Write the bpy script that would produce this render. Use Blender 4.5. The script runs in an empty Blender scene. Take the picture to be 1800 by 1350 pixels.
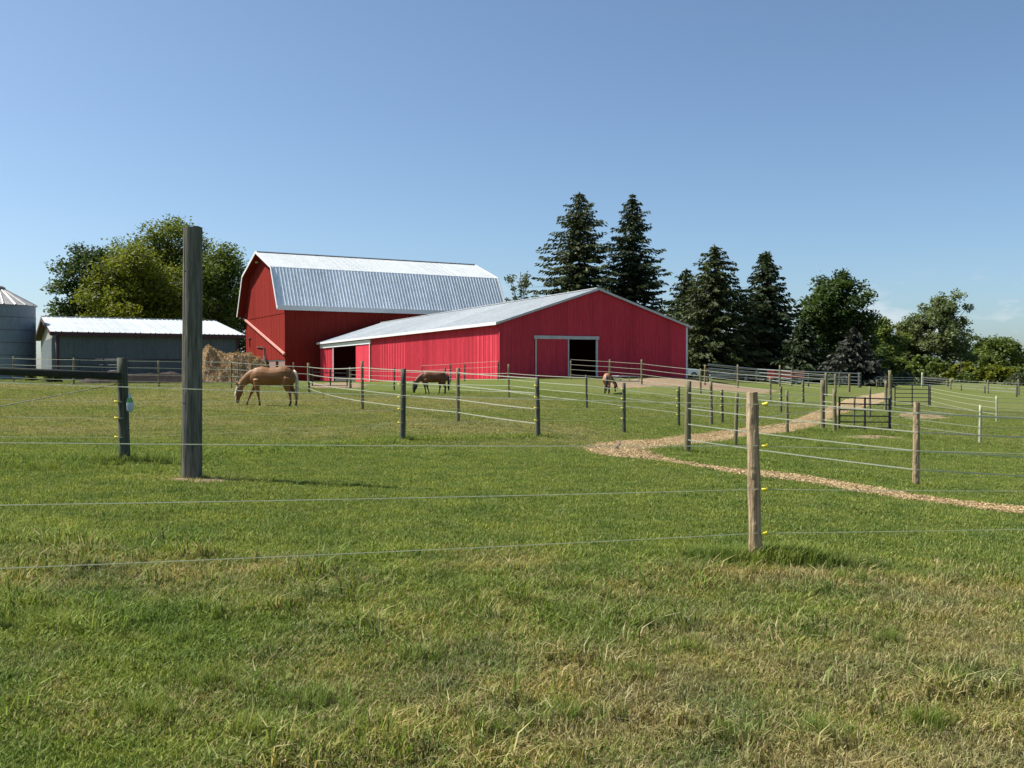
import bpy, bmesh, math, random
import numpy as np
from mathutils import Vector, Matrix

random.seed(7)
RNG = np.random.default_rng(11)
SC = bpy.context.scene
COL = SC.collection
R = math.radians

# ------------------------------------------------------------------ camera
F, CX, CY, HZ = 1700.0, 900.0, 675.0, 652.0      # focal length and centre in photo pixels
EYE = 1.55
PITCH = math.atan((CY - HZ) / F)
cam = bpy.data.objects.new('camera', bpy.data.cameras.new('camera'))
COL.objects.link(cam)
cam.location = (0, 0, EYE)
cam.rotation_euler = (math.pi / 2 - PITCH, 0, 0)
cam.data.sensor_width = 36.0
cam.data.lens = 36.0 * F / 1800.0
cam.data.clip_start = 0.05
cam.data.clip_end = 8000
SC.camera = cam

# ------------------------------------------------------------------ sky, sun, exposure
SUN_EL = R(52)
SUN_H = Vector((-0.99, 0.13, 0)).normalized()
SUN_V = Vector((SUN_H.x * math.cos(SUN_EL), SUN_H.y * math.cos(SUN_EL), math.sin(SUN_EL)))
w = bpy.data.worlds.new('World')
SC.world = w
w.use_nodes = True
nt = w.node_tree
nt.nodes.clear()
wo = nt.nodes.new('ShaderNodeOutputWorld')
bg = nt.nodes.new('ShaderNodeBackground')
sky = nt.nodes.new('ShaderNodeTexSky')
sky.sky_type = 'NISHITA'
sky.sun_disc = False
sky.sun_elevation = SUN_EL
sky.sun_rotation = math.atan2(SUN_H.x, SUN_H.y)
sky.altitude = 0
sky.air_density = 0.75
sky.dust_density = 1.35
sky.ozone_density = 6.0
bg.inputs['Strength'].default_value = 0.089
# thin fair-weather clouds low above the horizon, all the way round
tc = nt.nodes.new('ShaderNodeTexCoord')
sep = nt.nodes.new('ShaderNodeSeparateXYZ')
nt.links.new(tc.outputs['Generated'], sep.inputs[0])
mp = nt.nodes.new('ShaderNodeMapping')
mp.inputs['Scale'].default_value = (1, 1, 2.6)
mp.inputs['Location'].default_value = (10.96, 5.68, -0.09)
nt.links.new(tc.outputs['Generated'], mp.inputs['Vector'])
cn = nt.nodes.new('ShaderNodeTexNoise')
cn.inputs['Scale'].default_value = 9.0
cn.inputs['Detail'].default_value = 7.0
cn.inputs['Roughness'].default_value = 0.55
nt.links.new(mp.outputs[0], cn.inputs['Vector'])
cr = nt.nodes.new('ShaderNodeValToRGB')
cr.color_ramp.elements[0].position = 0.53
cr.color_ramp.elements[1].position = 0.72
nt.links.new(cn.outputs[0], cr.inputs[0])
band = nt.nodes.new('ShaderNodeValToRGB')
for e, (p, c) in zip(range(2), ((0.060, 1), (0.10, 0))):
    band.color_ramp.elements[e].position = p
    band.color_ramp.elements[e].color = (c, c, c, 1)
nt.links.new(sep.outputs['Z'], band.inputs[0])
mul = nt.nodes.new('ShaderNodeMath'); mul.operation = 'MULTIPLY'
nt.links.new(cr.outputs[0], mul.inputs[0]); nt.links.new(band.outputs[0], mul.inputs[1])
mx = nt.nodes.new('ShaderNodeMix'); mx.data_type = 'RGBA'
nt.links.new(mul.outputs[0], mx.inputs[0])
tint = nt.nodes.new('ShaderNodeMix'); tint.data_type = 'RGBA'; tint.blend_type = 'MULTIPLY'
tint.inputs[0].default_value = 1.0
tint.inputs[7].default_value = (1.10, 1.08, .955, 1)
nt.links.new(sky.outputs[0], tint.inputs[6])
nt.links.new(tint.outputs[2], mx.inputs[6])
mx.inputs[7].default_value = (5.2, 5.4, 5.7, 1)
nt.links.new(mx.outputs[2], bg.inputs['Color'])
nt.links.new(bg.outputs[0], wo.inputs['Surface'])

sl = bpy.data.lights.new('sun', 'SUN')
sl.energy = 4.7
sl.angle = R(0.53)
sl.color = (1.0, 0.955, 0.88)
so = bpy.data.objects.new('sun', sl)
COL.objects.link(so)
so.rotation_euler = (-SUN_V).to_track_quat('-Z', 'Y').to_euler()

SC.view_settings.view_transform = 'Standard'
SC.view_settings.look = 'None'
SC.view_settings.gamma = 1.0
SC.view_settings.exposure = 0.9
SC.view_settings.use_curve_mapping = False
SC.render.engine = 'CYCLES'
SC.cycles.max_bounces = 6
SC.cycles.transparent_max_bounces = 8

# ------------------------------------------------------------------ terrain function
CA, SA = math.cos(PITCH), math.sin(PITCH)


def ray(px, py):
    a, b = (px - CX) / F, -(py - CY) / F
    d = Vector((a, CA + b * SA, -SA + b * CA))
    return d / d.y


def at(px, py, D):
    d = ray(px, py)
    return Vector((0, 0, EYE)) + d * D


# survey points: photo column, photo row, terrain height -> distance follows
SURV = [(0, 1149, .22), (100, 1330, .16), (900, 1340, .02), (1750, 1340, -.05), (1328, 990, 0), (1790, 985, -.1),
        (900, 985, .06), (336, 840, .15), (219, 813, .15), (40, 840, .2), (708, 774, .05), (946, 768, 0), (805, 742, .15),
        (637, 720, .3), (543, 681, .5), (465, 714, .3), (279, 679.5, .7), (129, 676, .8), (400, 668, .95), (616, 681, .4),
        (693, 685.6, .35), (742, 694, .1), (1068, 692, .1), (894, 699, .25), (1032, 718, .1), (1250, 746.7, -.35),
        (1208, 795.5, -.05), (1097, 760.5, -.15), (1193, 749, -.35), (1270, 744, -.5), (1293, 783, -.3), (1384, 761, -.4),
        (1445, 754, -.45), (1563, 755, -.55), (1529, 735, -.6), (1565, 718, -.65), (1373, 725, -.5), (1412, 711, -.45),
        (1354, 708, -.3), (1297, 682, .2), (1231, 692, .1), (1128, 677, .55), (1610, 853, -.35), (1723, 777.5, -.9),
        (1752, 740, -.95), (1790, 695, -.9), (1671, 685, -.8), (1737, 692, -.85), (1635, 714, -.7), (1452, 696, -.2),
        (1492, 689, -.2), (1510, 681, -.1), (1370, 682, .1)]
pts = []
for px, py, z in SURV:
    D = (EYE - z) / -ray(px, py).z
    P = at(px, py, D)
    pts.append((P.x, P.y, z))
pts += [tuple(at(879, 664, 74)), tuple(at(1150, 661, 79.0)), tuple(at(1010, 662, 77)), tuple(at(562, 671, 124)),
        (14.0, 81.5, 1.1), (-.4, 70, .8), (-4, 84, .8), (-9, 95, .6), (-24, 64, 1.05), (-30, 75, 1.15), (-33, 58, 1.0),
        (8, 90, 1.05), (-60, 90, 1.1), (-34, 130, .3), (0, 1, .05), (-5, 1, .2), (5, 1, -.05), (-40, 300, .8), (0, 300, .6),
        (90, 170, -.6), (140, 300, -.8), (30, 130, .2), (60, 130, -.3), (-150, 300, 1.0), (250, 600, -.8), (-250, 600, .9),
        (0, 2500, .2), (2000, 2500, -.6), (-2000, 2500, .7), (12, 12, -.4), (-9, 9, .3)]
PT = np.array(pts)


def uv_(x, y):
    y = np.maximum(np.asarray(y, float), 0.5)
    return np.clip(np.asarray(x, float) / (y + 4), -1.0, 1.0) * 3.0, np.log(y + 4)


def tps(r2):
    return 0.5 * r2 * np.log(r2 + 1e-12)


_u, _v = uv_(PT[:, 0], PT[:, 1])
_n = len(PT)
_K = tps((_u[:, None] - _u) ** 2 + (_v[:, None] - _v) ** 2) + np.eye(_n) * 0.012
_P = np.stack([np.ones(_n), _u, _v], 1)
_A = np.zeros((_n + 3, _n + 3))
_A[:_n, :_n] = _K; _A[:_n, _n:] = _P; _A[_n:, :_n] = _P.T
_W = np.linalg.solve(_A, np.concatenate([PT[:, 2], np.zeros(3)]))


def hash2(ix, iy, s):
    h = (ix.astype(np.int64) * 374761393 + iy.astype(np.int64) * 668265263 + s * 974634777) & 0xffffffff
    h = ((h ^ (h >> 13)) * 1274126177) & 0xffffffff
    return ((h ^ (h >> 16)) & 0xffff) / 65535.0


def vnoise(x, y, scale, s=0):
    x = np.asarray(x, float) / scale; y = np.asarray(y, float) / scale
    ix, iy = np.floor(x), np.floor(y)
    fx, fy = x - ix, y - iy
    fx = fx * fx * (3 - 2 * fx); fy = fy * fy * (3 - 2 * fy)
    a, b = hash2(ix, iy, s), hash2(ix + 1, iy, s)
    c, d = hash2(ix, iy + 1, s), hash2(ix + 1, iy + 1, s)
    return (a * (1 - fx) + b * fx) * (1 - fy) + (c * (1 - fx) + d * fx) * fy


def fbm(x, y, scale, s=0, o=4):
    t, a, n = 0, 1.0, 0
    for k in range(o):
        t = t + a * vnoise(x, y, scale / 2 ** k, s + k * 17); n += a; a *= .55
    return t / n


def G(x, y):
    x = np.asarray(x, float); y = np.asarray(y, float)
    sh = x.shape
    xf, yf = x.ravel(), y.ravel()
    u, v = uv_(xf, yf)
    out = np.empty(len(u))
    for i in range(0, len(u), 20000):
        uu, vv = u[i:i + 20000], v[i:i + 20000]
        r2 = (uu[:, None] - _u) ** 2 + (vv[:, None] - _v) ** 2
        out[i:i + 20000] = tps(r2) @ _W[:_n] + _W[_n] + _W[_n + 1] * uu + _W[_n + 2] * vv
    out = np.clip(out, -1.6, 1.6)
    out += (fbm(xf, yf, 1.3, 5, 3) - .5) * 0.05
    return out.reshape(sh)


def g1(x, y):
    return float(G(np.array([x]), np.array([y]))[0])


def ground_hit(px, py):
    d = ray(px, py)
    Ds = np.concatenate([np.linspace(2.5, 60, 1500), np.linspace(60.05, 260, 1500)])
    zz = EYE + d.z * Ds
    gg = G(d.x * Ds, Ds)
    k = np.where(zz <= gg)[0]
    D = Ds[k[0]] if len(k) else 260.0
    return Vector((d.x * D, D, g1(d.x * D, D)))


# ------------------------------------------------------------------ object helpers
def link(o, parent=None):
    COL.objects.link(o)
    if parent is not None:
        o.parent = parent
    return o


def tag(o, label=None, cat=None, group=None, kind=None):
    if label: o['label'] = label
    if cat: o['category'] = cat
    if group: o['group'] = group
    if kind: o['kind'] = kind
    return o


def empty(name, loc, rz=0, label=None, cat=None, group=None):
    o = bpy.data.objects.new(name, None)
    o.empty_display_size = .2
    o.location = loc
    o.rotation_euler = (0, 0, rz)
    link(o)
    return tag(o, label, cat, group)


class MB:
    """collects shapes in local coordinates and builds one mesh object"""

    def __init__(s):
        s.v, s.f = [], []

    def add(s, vs, fs):
        k = len(s.v)
        s.v += [tuple(p) for p in vs]
        s.f += [tuple(i + k for i in f) for f in fs]

    def box(s, lo, hi):
        x0, y0, z0 = lo; x1, y1, z1 = hi
        s.add([(x0, y0, z0), (x1, y0, z0), (x1, y1, z0), (x0, y1, z0), (x0, y0, z1), (x1, y0, z1), (x1, y1, z1), (x0, y1, z1)],
              [(3, 2, 1, 0), (4, 5, 6, 7), (0, 1, 5, 4), (1, 2, 6, 5), (2, 3, 7, 6), (3, 0, 4, 7)])

    def beam(s, a, b, w, h, up=Vector((0, 0, 1))):
        a, b = Vector(a), Vector(b)
        t = (b - a).normalized()
        r = t.cross(up)
        if r.length < 1e-4: r = t.cross(Vector((0, 1, 0)))
        r.normalize(); u = r.cross(t)
        vs = []
        for p in (a, b):
            for i, j in ((-1, -1), (1, -1), (1, 1), (-1, 1)):
                vs.append(p + r * w / 2 * i + u * h / 2 * j)
        s.add(vs, [(3, 2, 1, 0), (4, 5, 6, 7), (0, 1, 5, 4), (1, 2, 6, 5), (2, 3, 7, 6), (3, 0, 4, 7)])

    def tube(s, path, rad, n=8, cap=True, jit=0, seed=0, squash=None):
        rr = random.Random(seed)
        path = [Vector(p) for p in path]
        if not hasattr(rad, '__len__'): rad = [rad] * len(path)
        k = len(s.v); m = len(path)
        prev = None
        for i, p in enumerate(path):
            t = (path[min(i + 1, m - 1)] - path[max(i - 1, 0)]).normalized()
            if prev is None:
                prev = t.orthogonal().normalized()
            r = (prev - t * prev.dot(t)).normalized(); prev = r
            u = t.cross(r)
            for j in range(n):
                a = 2 * math.pi * j / n
                q = rad[i] * (1 + (rr.random() - .5) * 2 * jit)
                s.v.append(tuple(p + r * math.cos(a) * q + u * math.sin(a) * q))
        for i in range(m - 1):
            for j in range(n):
                a, b = k + i * n + j, k + i * n + (j + 1) % n
                s.f.append((a, b, b + n, a + n))
        if cap:
            s.f.append(tuple(k + j for j in range(n))[::-1])
            s.f.append(tuple(k + (m - 1) * n + j for j in range(n)))

    def loft(s, rings, cap=True):
        k = len(s.v); n = len(rings[0])
        for r_ in rings: s.v += [tuple(p) for p in r_]
        for i in range(len(rings) - 1):
            for j in range(n):
                a, b = k + i * n + j, k + i * n + (j + 1) % n
                s.f.append((a, b, b + n, a + n))
        if cap:
            s.f.append(tuple(k + j for j in range(n))[::-1])
            s.f.append(tuple(k + (len(rings) - 1) * n + j for j in range(n)))

    def mesh(s, name, mat, smooth=False):
        me = bpy.data.meshes.new(name)
        me.from_pydata(s.v, [], s.f)
        me.update()
        bm = bmesh.new(); bm.from_mesh(me)
        bmesh.ops.recalc_face_normals(bm, faces=bm.faces)
        bm.to_mesh(me); bm.free()
        if mat: me.materials.append(mat)
        if smooth: me.polygons.foreach_set('use_smooth', [True] * len(me.polygons))
        return me

    def build(s, name, mat, parent=None, smooth=False, loc=(0, 0, 0)):
        o = bpy.data.objects.new(name, s.mesh(name, mat, smooth))
        o.location = loc
        return link(o, parent)


def quads_mesh(name, V, nv=4, mat=None, tint=None):
    """V: (N*nv,3) array of faces with nv corners"""
    n = len(V) // nv
    me = bpy.data.meshes.new(name)
    me.vertices.add(len(V)); me.vertices.foreach_set('co', V.astype(np.float32).ravel())
    me.loops.add(len(V)); me.loops.foreach_set('vertex_index', np.arange(len(V), dtype=np.int32))
    me.polygons.add(n)
    me.polygons.foreach_set('loop_start', np.arange(0, len(V), nv, dtype=np.int32))
    me.polygons.foreach_set('loop_total', np.full(n, nv, dtype=np.int32))
    if tint is not None:
        a = me.attributes.new('tint', 'FLOAT', 'POINT')
        a.data.foreach_set('value', np.repeat(tint, nv).astype(np.float32))
    me.update(calc_edges=True)
    if mat: me.materials.append(mat)
    return me


# ------------------------------------------------------------------ materials
def new_mat(name):
    m = bpy.data.materials.new(name)
    m.use_nodes = True
    t = m.node_tree
    return m, t, t.nodes['Principled BSDF']


def N(t, kind, **kw):
    n = t.nodes.new(kind)
    for k, v in kw.items():
        if k.startswith('i_'):
            n.inputs[k[2:].replace('_', ' ')].default_value = v
        else:
            setattr(n, k, v)
    return n


def ramp(t, src, stops):
    r = t.nodes.new('ShaderNodeValToRGB')
    e = r.color_ramp.elements
    while len(e) < len(stops): e.new(.5)
    for el, (p, c) in zip(e, stops):
        el.position = p
        el.color = (*c, 1) if len(c) == 3 else c
    t.links.new(src, r.inputs[0])
    return r.outputs[0]


def mixc(t, fac, a, b, mode='MIX'):
    m = t.nodes.new('ShaderNodeMix'); m.data_type = 'RGBA'; m.blend_type = mode
    for s, v in ((0, fac), (6, a), (7, b)):
        if isinstance(v, bpy.types.NodeSocket): t.links.new(v, m.inputs[s])
        elif s == 0: m.inputs[0].default_value = v
        else: m.inputs[s].default_value = (*v, 1)
    return m.outputs[2]


def coords(t, scale, kind='Object'):
    c = t.nodes.new('ShaderNodeTexCoord')
    m = t.nodes.new('ShaderNodeMapping')
    m.inputs['Scale'].default_value = scale
    t.links.new(c.outputs[kind], m.inputs['Vector'])
    return m.outputs[0]


def noise(t, vec, scale, detail=5, rough=.6):
    n = N(t, 'ShaderNodeTexNoise')
    n.inputs['Scale'].default_value = scale
    n.inputs['Detail'].default_value = detail
    n.inputs['Roughness'].default_value = rough
    t.links.new(vec, n.inputs['Vector'])
    return n.outputs[0]


def bump(t, src, bsdf, strength=.3, dist=.02):
    b = N(t, 'ShaderNodeBump')
    b.inputs['Strength'].default_value = strength
    b.inputs['Distance'].default_value = dist
    t.links.new(src, b.inputs['Height'])
    t.links.new(b.outputs[0], bsdf.inputs['Normal'])


def mat_var(name, c1, c2, scale=(1, 1, 1), ns=3, rough=.7, metal=0, bs=.15, bd=.01, spec=.5, c3=None, per=0, streak=0):
    """two-tone noise material with fine relief"""
    m, t, b = new_mat(name)
    v = coords(t, scale)
    n = noise(t, v, ns)
    st = [(.3, c1), (.7, c2)] if c3 is None else [(.28, c1), (.5, c2), (.72, c3)]
    col = ramp(t, n, st)
    n2 = noise(t, v, ns * 9, 3)
    col = mixc(t, .35, col, ramp(t, n2, [(.3, (.55, .55, .55)), (.7, (1.25, 1.25, 1.25))]), 'MULTIPLY')
    if per:
        oi = N(t, 'ShaderNodeObjectInfo')
        col = mixc(t, 1, col, ramp(t, oi.outputs['Random'], [(0, (1 - per,) * 3), (1, (1 + per,) * 3)]), 'MULTIPLY')
    if streak:
        ns_ = noise(t, coords(t, (5, 5, .12)), 1.6, 5, .65)
        col = mixc(t, streak, col, ramp(t, ns_, [(.34, (.62, .62, .62)), (.5, (1, 1, 1)), (.68, (1.16, 1.18, 1.18))]), 'MULTIPLY')
    t.links.new(col, b.inputs['Base Color'])
    b.inputs['Roughness'].default_value = rough
    b.inputs['Metallic'].default_value = metal
    b.inputs['Specular IOR Level'].default_value = spec
    bump(t, n2, b, bs, bd)
    return m


M = {}
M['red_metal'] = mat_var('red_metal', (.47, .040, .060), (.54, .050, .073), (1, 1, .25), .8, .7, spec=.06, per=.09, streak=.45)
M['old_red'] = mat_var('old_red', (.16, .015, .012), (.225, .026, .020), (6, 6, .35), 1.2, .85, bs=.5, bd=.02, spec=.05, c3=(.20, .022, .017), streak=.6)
M['white_trim'] = mat_var('white_trim', (.60, .61, .62), (.68, .68, .68), (1, 1, 1), 1, .5)
M['grey_trim'] = mat_var('grey_trim', (.40, .40, .41), (.52, .52, .53), (1, 1, 1), 1.5, .5)
M['roof_white'] = mat_var('roof_white', (.39, .425, .43), (.45, .475, .48), (.4, .4, .4), .8, .6, spec=.2, per=.035)
M['roof_pole'] = mat_var('roof_pole', (.34, .375, .39), (.40, .43, .445), (.3, .3, .3), .6, .6, spec=.2, per=.03)
M['roof_galv'] = mat_var('roof_galv', (.62, .68, .72), (.74, .79, .82), (.25, .25, .06), .9, .55, metal=.0, spec=.4, per=.06, streak=.35)
M['slate_wall'] = mat_var('slate_wall', (.085, .105, .11), (.115, .135, .14), (.8, .8, .8), 1.2, .75, spec=.25)
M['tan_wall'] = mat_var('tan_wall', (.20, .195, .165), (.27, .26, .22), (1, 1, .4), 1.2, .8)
M['maroon_trim'] = mat_var('maroon_trim', (.045, .012, .014), (.06, .016, .018), (1, 1, 1), 2, .7)
M['stone'] = mat_var('stone', (.16, .09, .08), (.30, .17, .15), (1, 1, 1), 3, .9, bs=.6, bd=.05)
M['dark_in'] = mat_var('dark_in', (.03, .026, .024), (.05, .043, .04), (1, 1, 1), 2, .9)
M['bin_metal'] = mat_var('bin_metal', (.15, .185, .21), (.20, .24, .27), (.5, .5, .2), 1.4, .6, metal=.1)
M['bin_roof'] = mat_var('bin_roof', (.26, .25, .23), (.42, .41, .39), (1.2, 1.2, 1.2), 1.8, .5, metal=.2)
M['tape'] = mat_var('tape', (.52, .54, .46), (.62, .64, .55), (1, 1, 1), 4, .7, bs=0)
M['wire'] = mat_var('wire', (.60, .62, .54), (.78, .79, .72), (1, 1, 1), 30, .7, bs=0)
def poly_mat(name, c, tr_f):
    m, t, b = new_mat(name)
    out = t.nodes['Material Output']
    geo = N(t, 'ShaderNodeNewGeometry')
    n = noise(t, geo.outputs['Position'], 25, 3)
    col = ramp(t, n, [(.35, tuple(x * .82 for x in c)), (.65, c)])
    t.links.new(col, b.inputs['Base Color'])
    b.inputs['Roughness'].default_value = .6
    tr = N(t, 'ShaderNodeBsdfTranslucent'); t.links.new(col, tr.inputs['Color'])
    ms = N(t, 'ShaderNodeMixShader'); ms.inputs[0].default_value = tr_f
    t.links.new(b.outputs[0], ms.inputs[1]); t.links.new(tr.outputs[0], ms.inputs[2])
    t.links.new(ms.outputs[0], out.inputs['Surface'])
    return m


M['tape'] = poly_mat('tape_poly', (.58, .60, .48), .45)
M['wire'] = poly_mat('rope_poly', (.66, .68, .55), .5)
M['yellow'] = mat_var('yellow', (.75, .62, .03), (.82, .70, .05), (1, 1, 1), 20, .45, bs=0)
M['white_plastic'] = mat_var('white_plastic', (.70, .71, .69), (.78, .79, .77), (1, 1, 1), 20, .45)
M['gate_black'] = mat_var('gate_black', (.012, .014, .016), (.03, .033, .036), (1, 1, 1), 6, .5)
M['gate_grey'] = mat_var('gate_grey', (.22, .24, .25), (.34, .36, .37), (1, 1, 1), 6, .5, metal=.3)
M['rail_dark'] = mat_var('rail_dark', (.014, .015, .011), (.035, .038, .02), (.6, 6, 6), 3, .9, bs=.5)
M['hay'] = mat_var('hay', (.16, .095, .05), (.42, .28, .155), (1, 1, 1), 2.5, .95, bs=1, bd=.15, c3=(.28, .175, .09))
M['steel'] = mat_var('steel', (.10, .10, .10), (.2, .19, .18), (1, 1, 1), 9, .5, metal=.5)
M['rubber'] = mat_var('rubber', (.012, .012, .012), (.03, .03, .03), (1, 1, 1), 9, .8)
M['car_white'] = mat_var('car_white', (.74, .75, .76), (.80, .81, .82), (1, 1, 1), 2, .25)
M['glass'] = mat_var('glass', (.01, .012, .014), (.02, .022, .025), (1, 1, 1), 2, .08)
M['wagon_red'] = mat_var('wagon_red', (.42, .06, .04), (.55, .10, .07), (1, 1, 1), 3, .6)


def wood_mat(name, c1, c2, c3, vs=(9, 9, .7)):
    m, t, b = new_mat(name)
    v = coords(t, vs)
    n = noise(t, v, 3.0, 7, .65)
    col = ramp(t, n, [(.30, c1), (.50, c2), (.68, c3)])
    v2 = coords(t, (34, 34, 1.1))
    n2 = noise(t, v2, 2.0, 5, .7)
    col = mixc(t, .6, col, ramp(t, n2, [(.36, (.32, .30, .28)), (.52, (1.1, 1.1, 1.1))]), 'MULTIPLY')
    t.links.new(col, b.inputs['Base Color'])
    b.inputs['Roughness'].default_value = .92
    b.inputs['Specular IOR Level'].default_value = .15
    bump(t, n2, b, .7, .012)
    return m


M['post_light'] = wood_mat('post_light', (.17, .12, .068), (.34, .25, .15), (.46, .36, .235))
M['post_tan'] = wood_mat('post_tan', (.10, .088, .05), (.17, .15, .088), (.23, .205, .125))
M['post_green'] = wood_mat('post_green', (.045, .05, .038), (.085, .09, .066), (.13, .13, .095))
M['pole_wood'] = wood_mat('pole_wood', (.07, .07, .055), (.13, .125, .098), (.23, .215, .175))
M['post_pale'] = wood_mat('post_pale', (.30, .31, .20), (.40, .41, .28), (.48, .49, .35))


def leaf_mat(name, c1, c2, trans=.35):
    m, t, b = new_mat(name)
    out = t.nodes['Material Output']
    a = N(t, 'ShaderNodeAttribute', attribute_name='tint')
    col = ramp(t, a.outputs['Fac'], [(0, c1), (1, c2)])
    t.links.new(col, b.inputs['Base Color'])
    b.inputs['Roughness'].default_value = .6
    b.inputs['Specular IOR Level'].default_value = .25
    tr = N(t, 'ShaderNodeBsdfTranslucent')
    t.links.new(mixc(t, 1, col, (1.25, 1.25, .6), 'MULTIPLY'), tr.inputs['Color'])
    ms = N(t, 'ShaderNodeMixShader')
    ms.inputs[0].default_value = trans
    t.links.new(b.outputs[0], ms.inputs[1]); t.links.new(tr.outputs[0], ms.inputs[2])
    t.links.new(ms.outputs[0], out.inputs['Surface'])
    return m


M['leaf_yellow'] = leaf_mat('leaf_yellow', (.070, .095, .010), (.19, .205, .026))
M['leaf_dark'] = leaf_mat('leaf_dark', (.026, .048, .012), (.065, .10, .024))
M['leaf_mid'] = leaf_mat('leaf_mid', (.05, .08, .014), (.115, .15, .028))
M['leaf_pale'] = leaf_mat('leaf_pale', (.08, .11, .045), (.17, .20, .09))
M['leaf_fresh'] = leaf_mat('leaf_fresh', (.065, .10, .022), (.15, .19, .045))
M['leaf_olive'] = leaf_mat('leaf_olive', (.055, .082, .012), (.145, .172, .026))
M['leaf_grey'] = leaf_mat('leaf_grey', (.05, .07, .035), (.10, .125, .07))
M['needle'] = leaf_mat('needle', (.012, .023, .010), (.052, .074, .026), .18)
M['needle_olive'] = leaf_mat('needle_olive', (.022, .033, .011), (.080, .098, .032), .18)
M['needle_grey'] = leaf_mat('needle_grey', (.025, .030, .022), (.06, .065, .048), .1)
M['bark'] = mat_var('bark', (.05, .04, .032), (.10, .085, .07), (3, 3, .6), 2, .95, bs=.6, bd=.04)


def grass_colour(t, dry, rnd):
    """blade colour from a dryness value and a random value"""
    green = ramp(t, rnd, [(0, (.052, .092, .008)), (.5, (.145, .205, .032)), (1, (.30, .36, .115))])
    straw = ramp(t, rnd, [(0, (.14, .105, .042)), (.5, (.29, .24, .105)), (1, (.50, .43, .24))])
    return mixc(t, dry, green, straw)


def blade_mat():
    m, t, b = new_mat('grass_blade')
    out = t.nodes['Material Output']
    a = N(t, 'ShaderNodeAttribute', attribute_name='dry', attribute_type='INSTANCER')
    tt = N(t, 'ShaderNodeAttribute', attribute_name='tint')
    oi = N(t, 'ShaderNodeObjectInfo')
    mm = N(t, 'ShaderNodeMath', operation='ADD')
    t.links.new(tt.outputs['Fac'], mm.inputs[0]); t.links.new(oi.outputs['Random'], mm.inputs[1])
    fr = N(t, 'ShaderNodeMath', operation='FRACT'); t.links.new(mm.outputs[0], fr.inputs[0])
    # single blades are dry or green: threshold of dryness against the blade's own value
    m7 = N(t, 'ShaderNodeMath', operation='MULTIPLY'); t.links.new(fr.outputs[0], m7.inputs[0]); m7.inputs[1].default_value = 7.31
    f2 = N(t, 'ShaderNodeMath', operation='FRACT'); t.links.new(m7.outputs[0], f2.inputs[0])
    sb = N(t, 'ShaderNodeMath', operation='SUBTRACT'); t.links.new(a.outputs['Fac'], sb.inputs[0]); t.links.new(f2.outputs[0], sb.inputs[1])
    ms_ = N(t, 'ShaderNodeMath', operation='MULTIPLY_ADD', use_clamp=True)
    t.links.new(sb.outputs[0], ms_.inputs[0]); ms_.inputs[1].default_value = 2.2; ms_.inputs[2].default_value = .5
    col = grass_colour(t, ms_.outputs[0], fr.outputs[0])
    geo = N(t, 'ShaderNodeNewGeometry')
    hn = noise(t, geo.outputs['Position'], 1.7, 4, .6)
    col = mixc(t, 1, col, ramp(t, hn, [(.30, (.62, .74, .75)), (.5, (.95, .97, .95)), (.70, (1.25, 1.18, 1.0))]), 'MULTIPLY')
    t.links.new(col, b.inputs['Base Color'])
    b.inputs['Roughness'].default_value = .8
    b.inputs['Specular IOR Level'].default_value = .12
    tr = N(t, 'ShaderNodeBsdfTranslucent')
    t.links.new(mixc(t, 1, col, (1.2, 1.2, .7), 'MULTIPLY'), tr.inputs['Color'])
    ms = N(t, 'ShaderNodeMixShader'); ms.inputs[0].default_value = .35
    t.links.new(b.outputs[0], ms.inputs[1]); t.links.new(tr.outputs[0], ms.inputs[2])
    t.links.new(ms.outputs[0], out.inputs['Surface'])
    return m


def ground_mat():
    m, t, b = new_mat('ground')
    a = N(t, 'ShaderNodeAttribute', attribute_name='dry')
    geo = N(t, 'ShaderNodeNewGeometry')
    v = geo.outputs['Position']
    n1 = noise(t, v, 9, 6, .7)
    n2 = noise(t, v, 60, 4, .7)
    n3 = noise(t, v, 1.1, 5, .6)
    rnd = mixc(t, .5, ramp(t, n1, [(.32, (0, 0, 0)), (.68, (1, 1, 1))]), ramp(t, n2, [(.3, (0, 0, 0)), (.7, (1, 1, 1))]))
    dd = N(t, 'ShaderNodeMath', operation='MULTIPLY_ADD', use_clamp=True)
    t.links.new(n3, dd.inputs[0]); dd.inputs[1].default_value = .7
    s_ = N(t, 'ShaderNodeMath', operation='SUBTRACT'); t.links.new(a.outputs['Fac'], s_.inputs[0]); s_.inputs[1].default_value = .35
    t.links.new(s_.outputs[0], dd.inputs[2])
    col = grass_colour(t, dd.outputs[0], rnd)
    col = mixc(t, 1, col, (.62, .62, .66), 'MULTIPLY')
    t.links.new(col, b.inputs['Base Color'])
    b.inputs['Roughness'].default_value = .95
    b.inputs['Specular IOR Level'].default_value = .08
    h = mixc(t, .5, n1, n2)
    bump(t, h, b, 1.0, .06)
    return m


M['blade'] = blade_mat()
M['ground'] = ground_mat()


def chip_mat(name, kind):
    m, t, b = new_mat(name)
    if kind == 'bed':
        geo = N(t, 'ShaderNodeNewGeometry')
        vo = N(t, 'ShaderNodeTexVoronoi'); vo.inputs['Scale'].default_value = 34
        t.links.new(geo.outputs['Position'], vo.inputs['Vector'])
        sp = N(t, 'ShaderNodeSeparateColor'); t.links.new(vo.outputs['Color'], sp.inputs[0])
        src = sp.outputs[0]
        bump(t, vo.outputs['Distance'], b, .9, .03)
    else:
        src = N(t, 'ShaderNodeObjectInfo').outputs['Random']
    col = ramp(t, src, [(0, (.14, .088, .036)), (.35, (.29, .20, .088)), (.7, (.41, .295, .145)), (1, (.53, .41, .235))])
    t.links.new(col, b.inputs['Base Color'])
    b.inputs['Roughness'].default_value = .9
    return m


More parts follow.
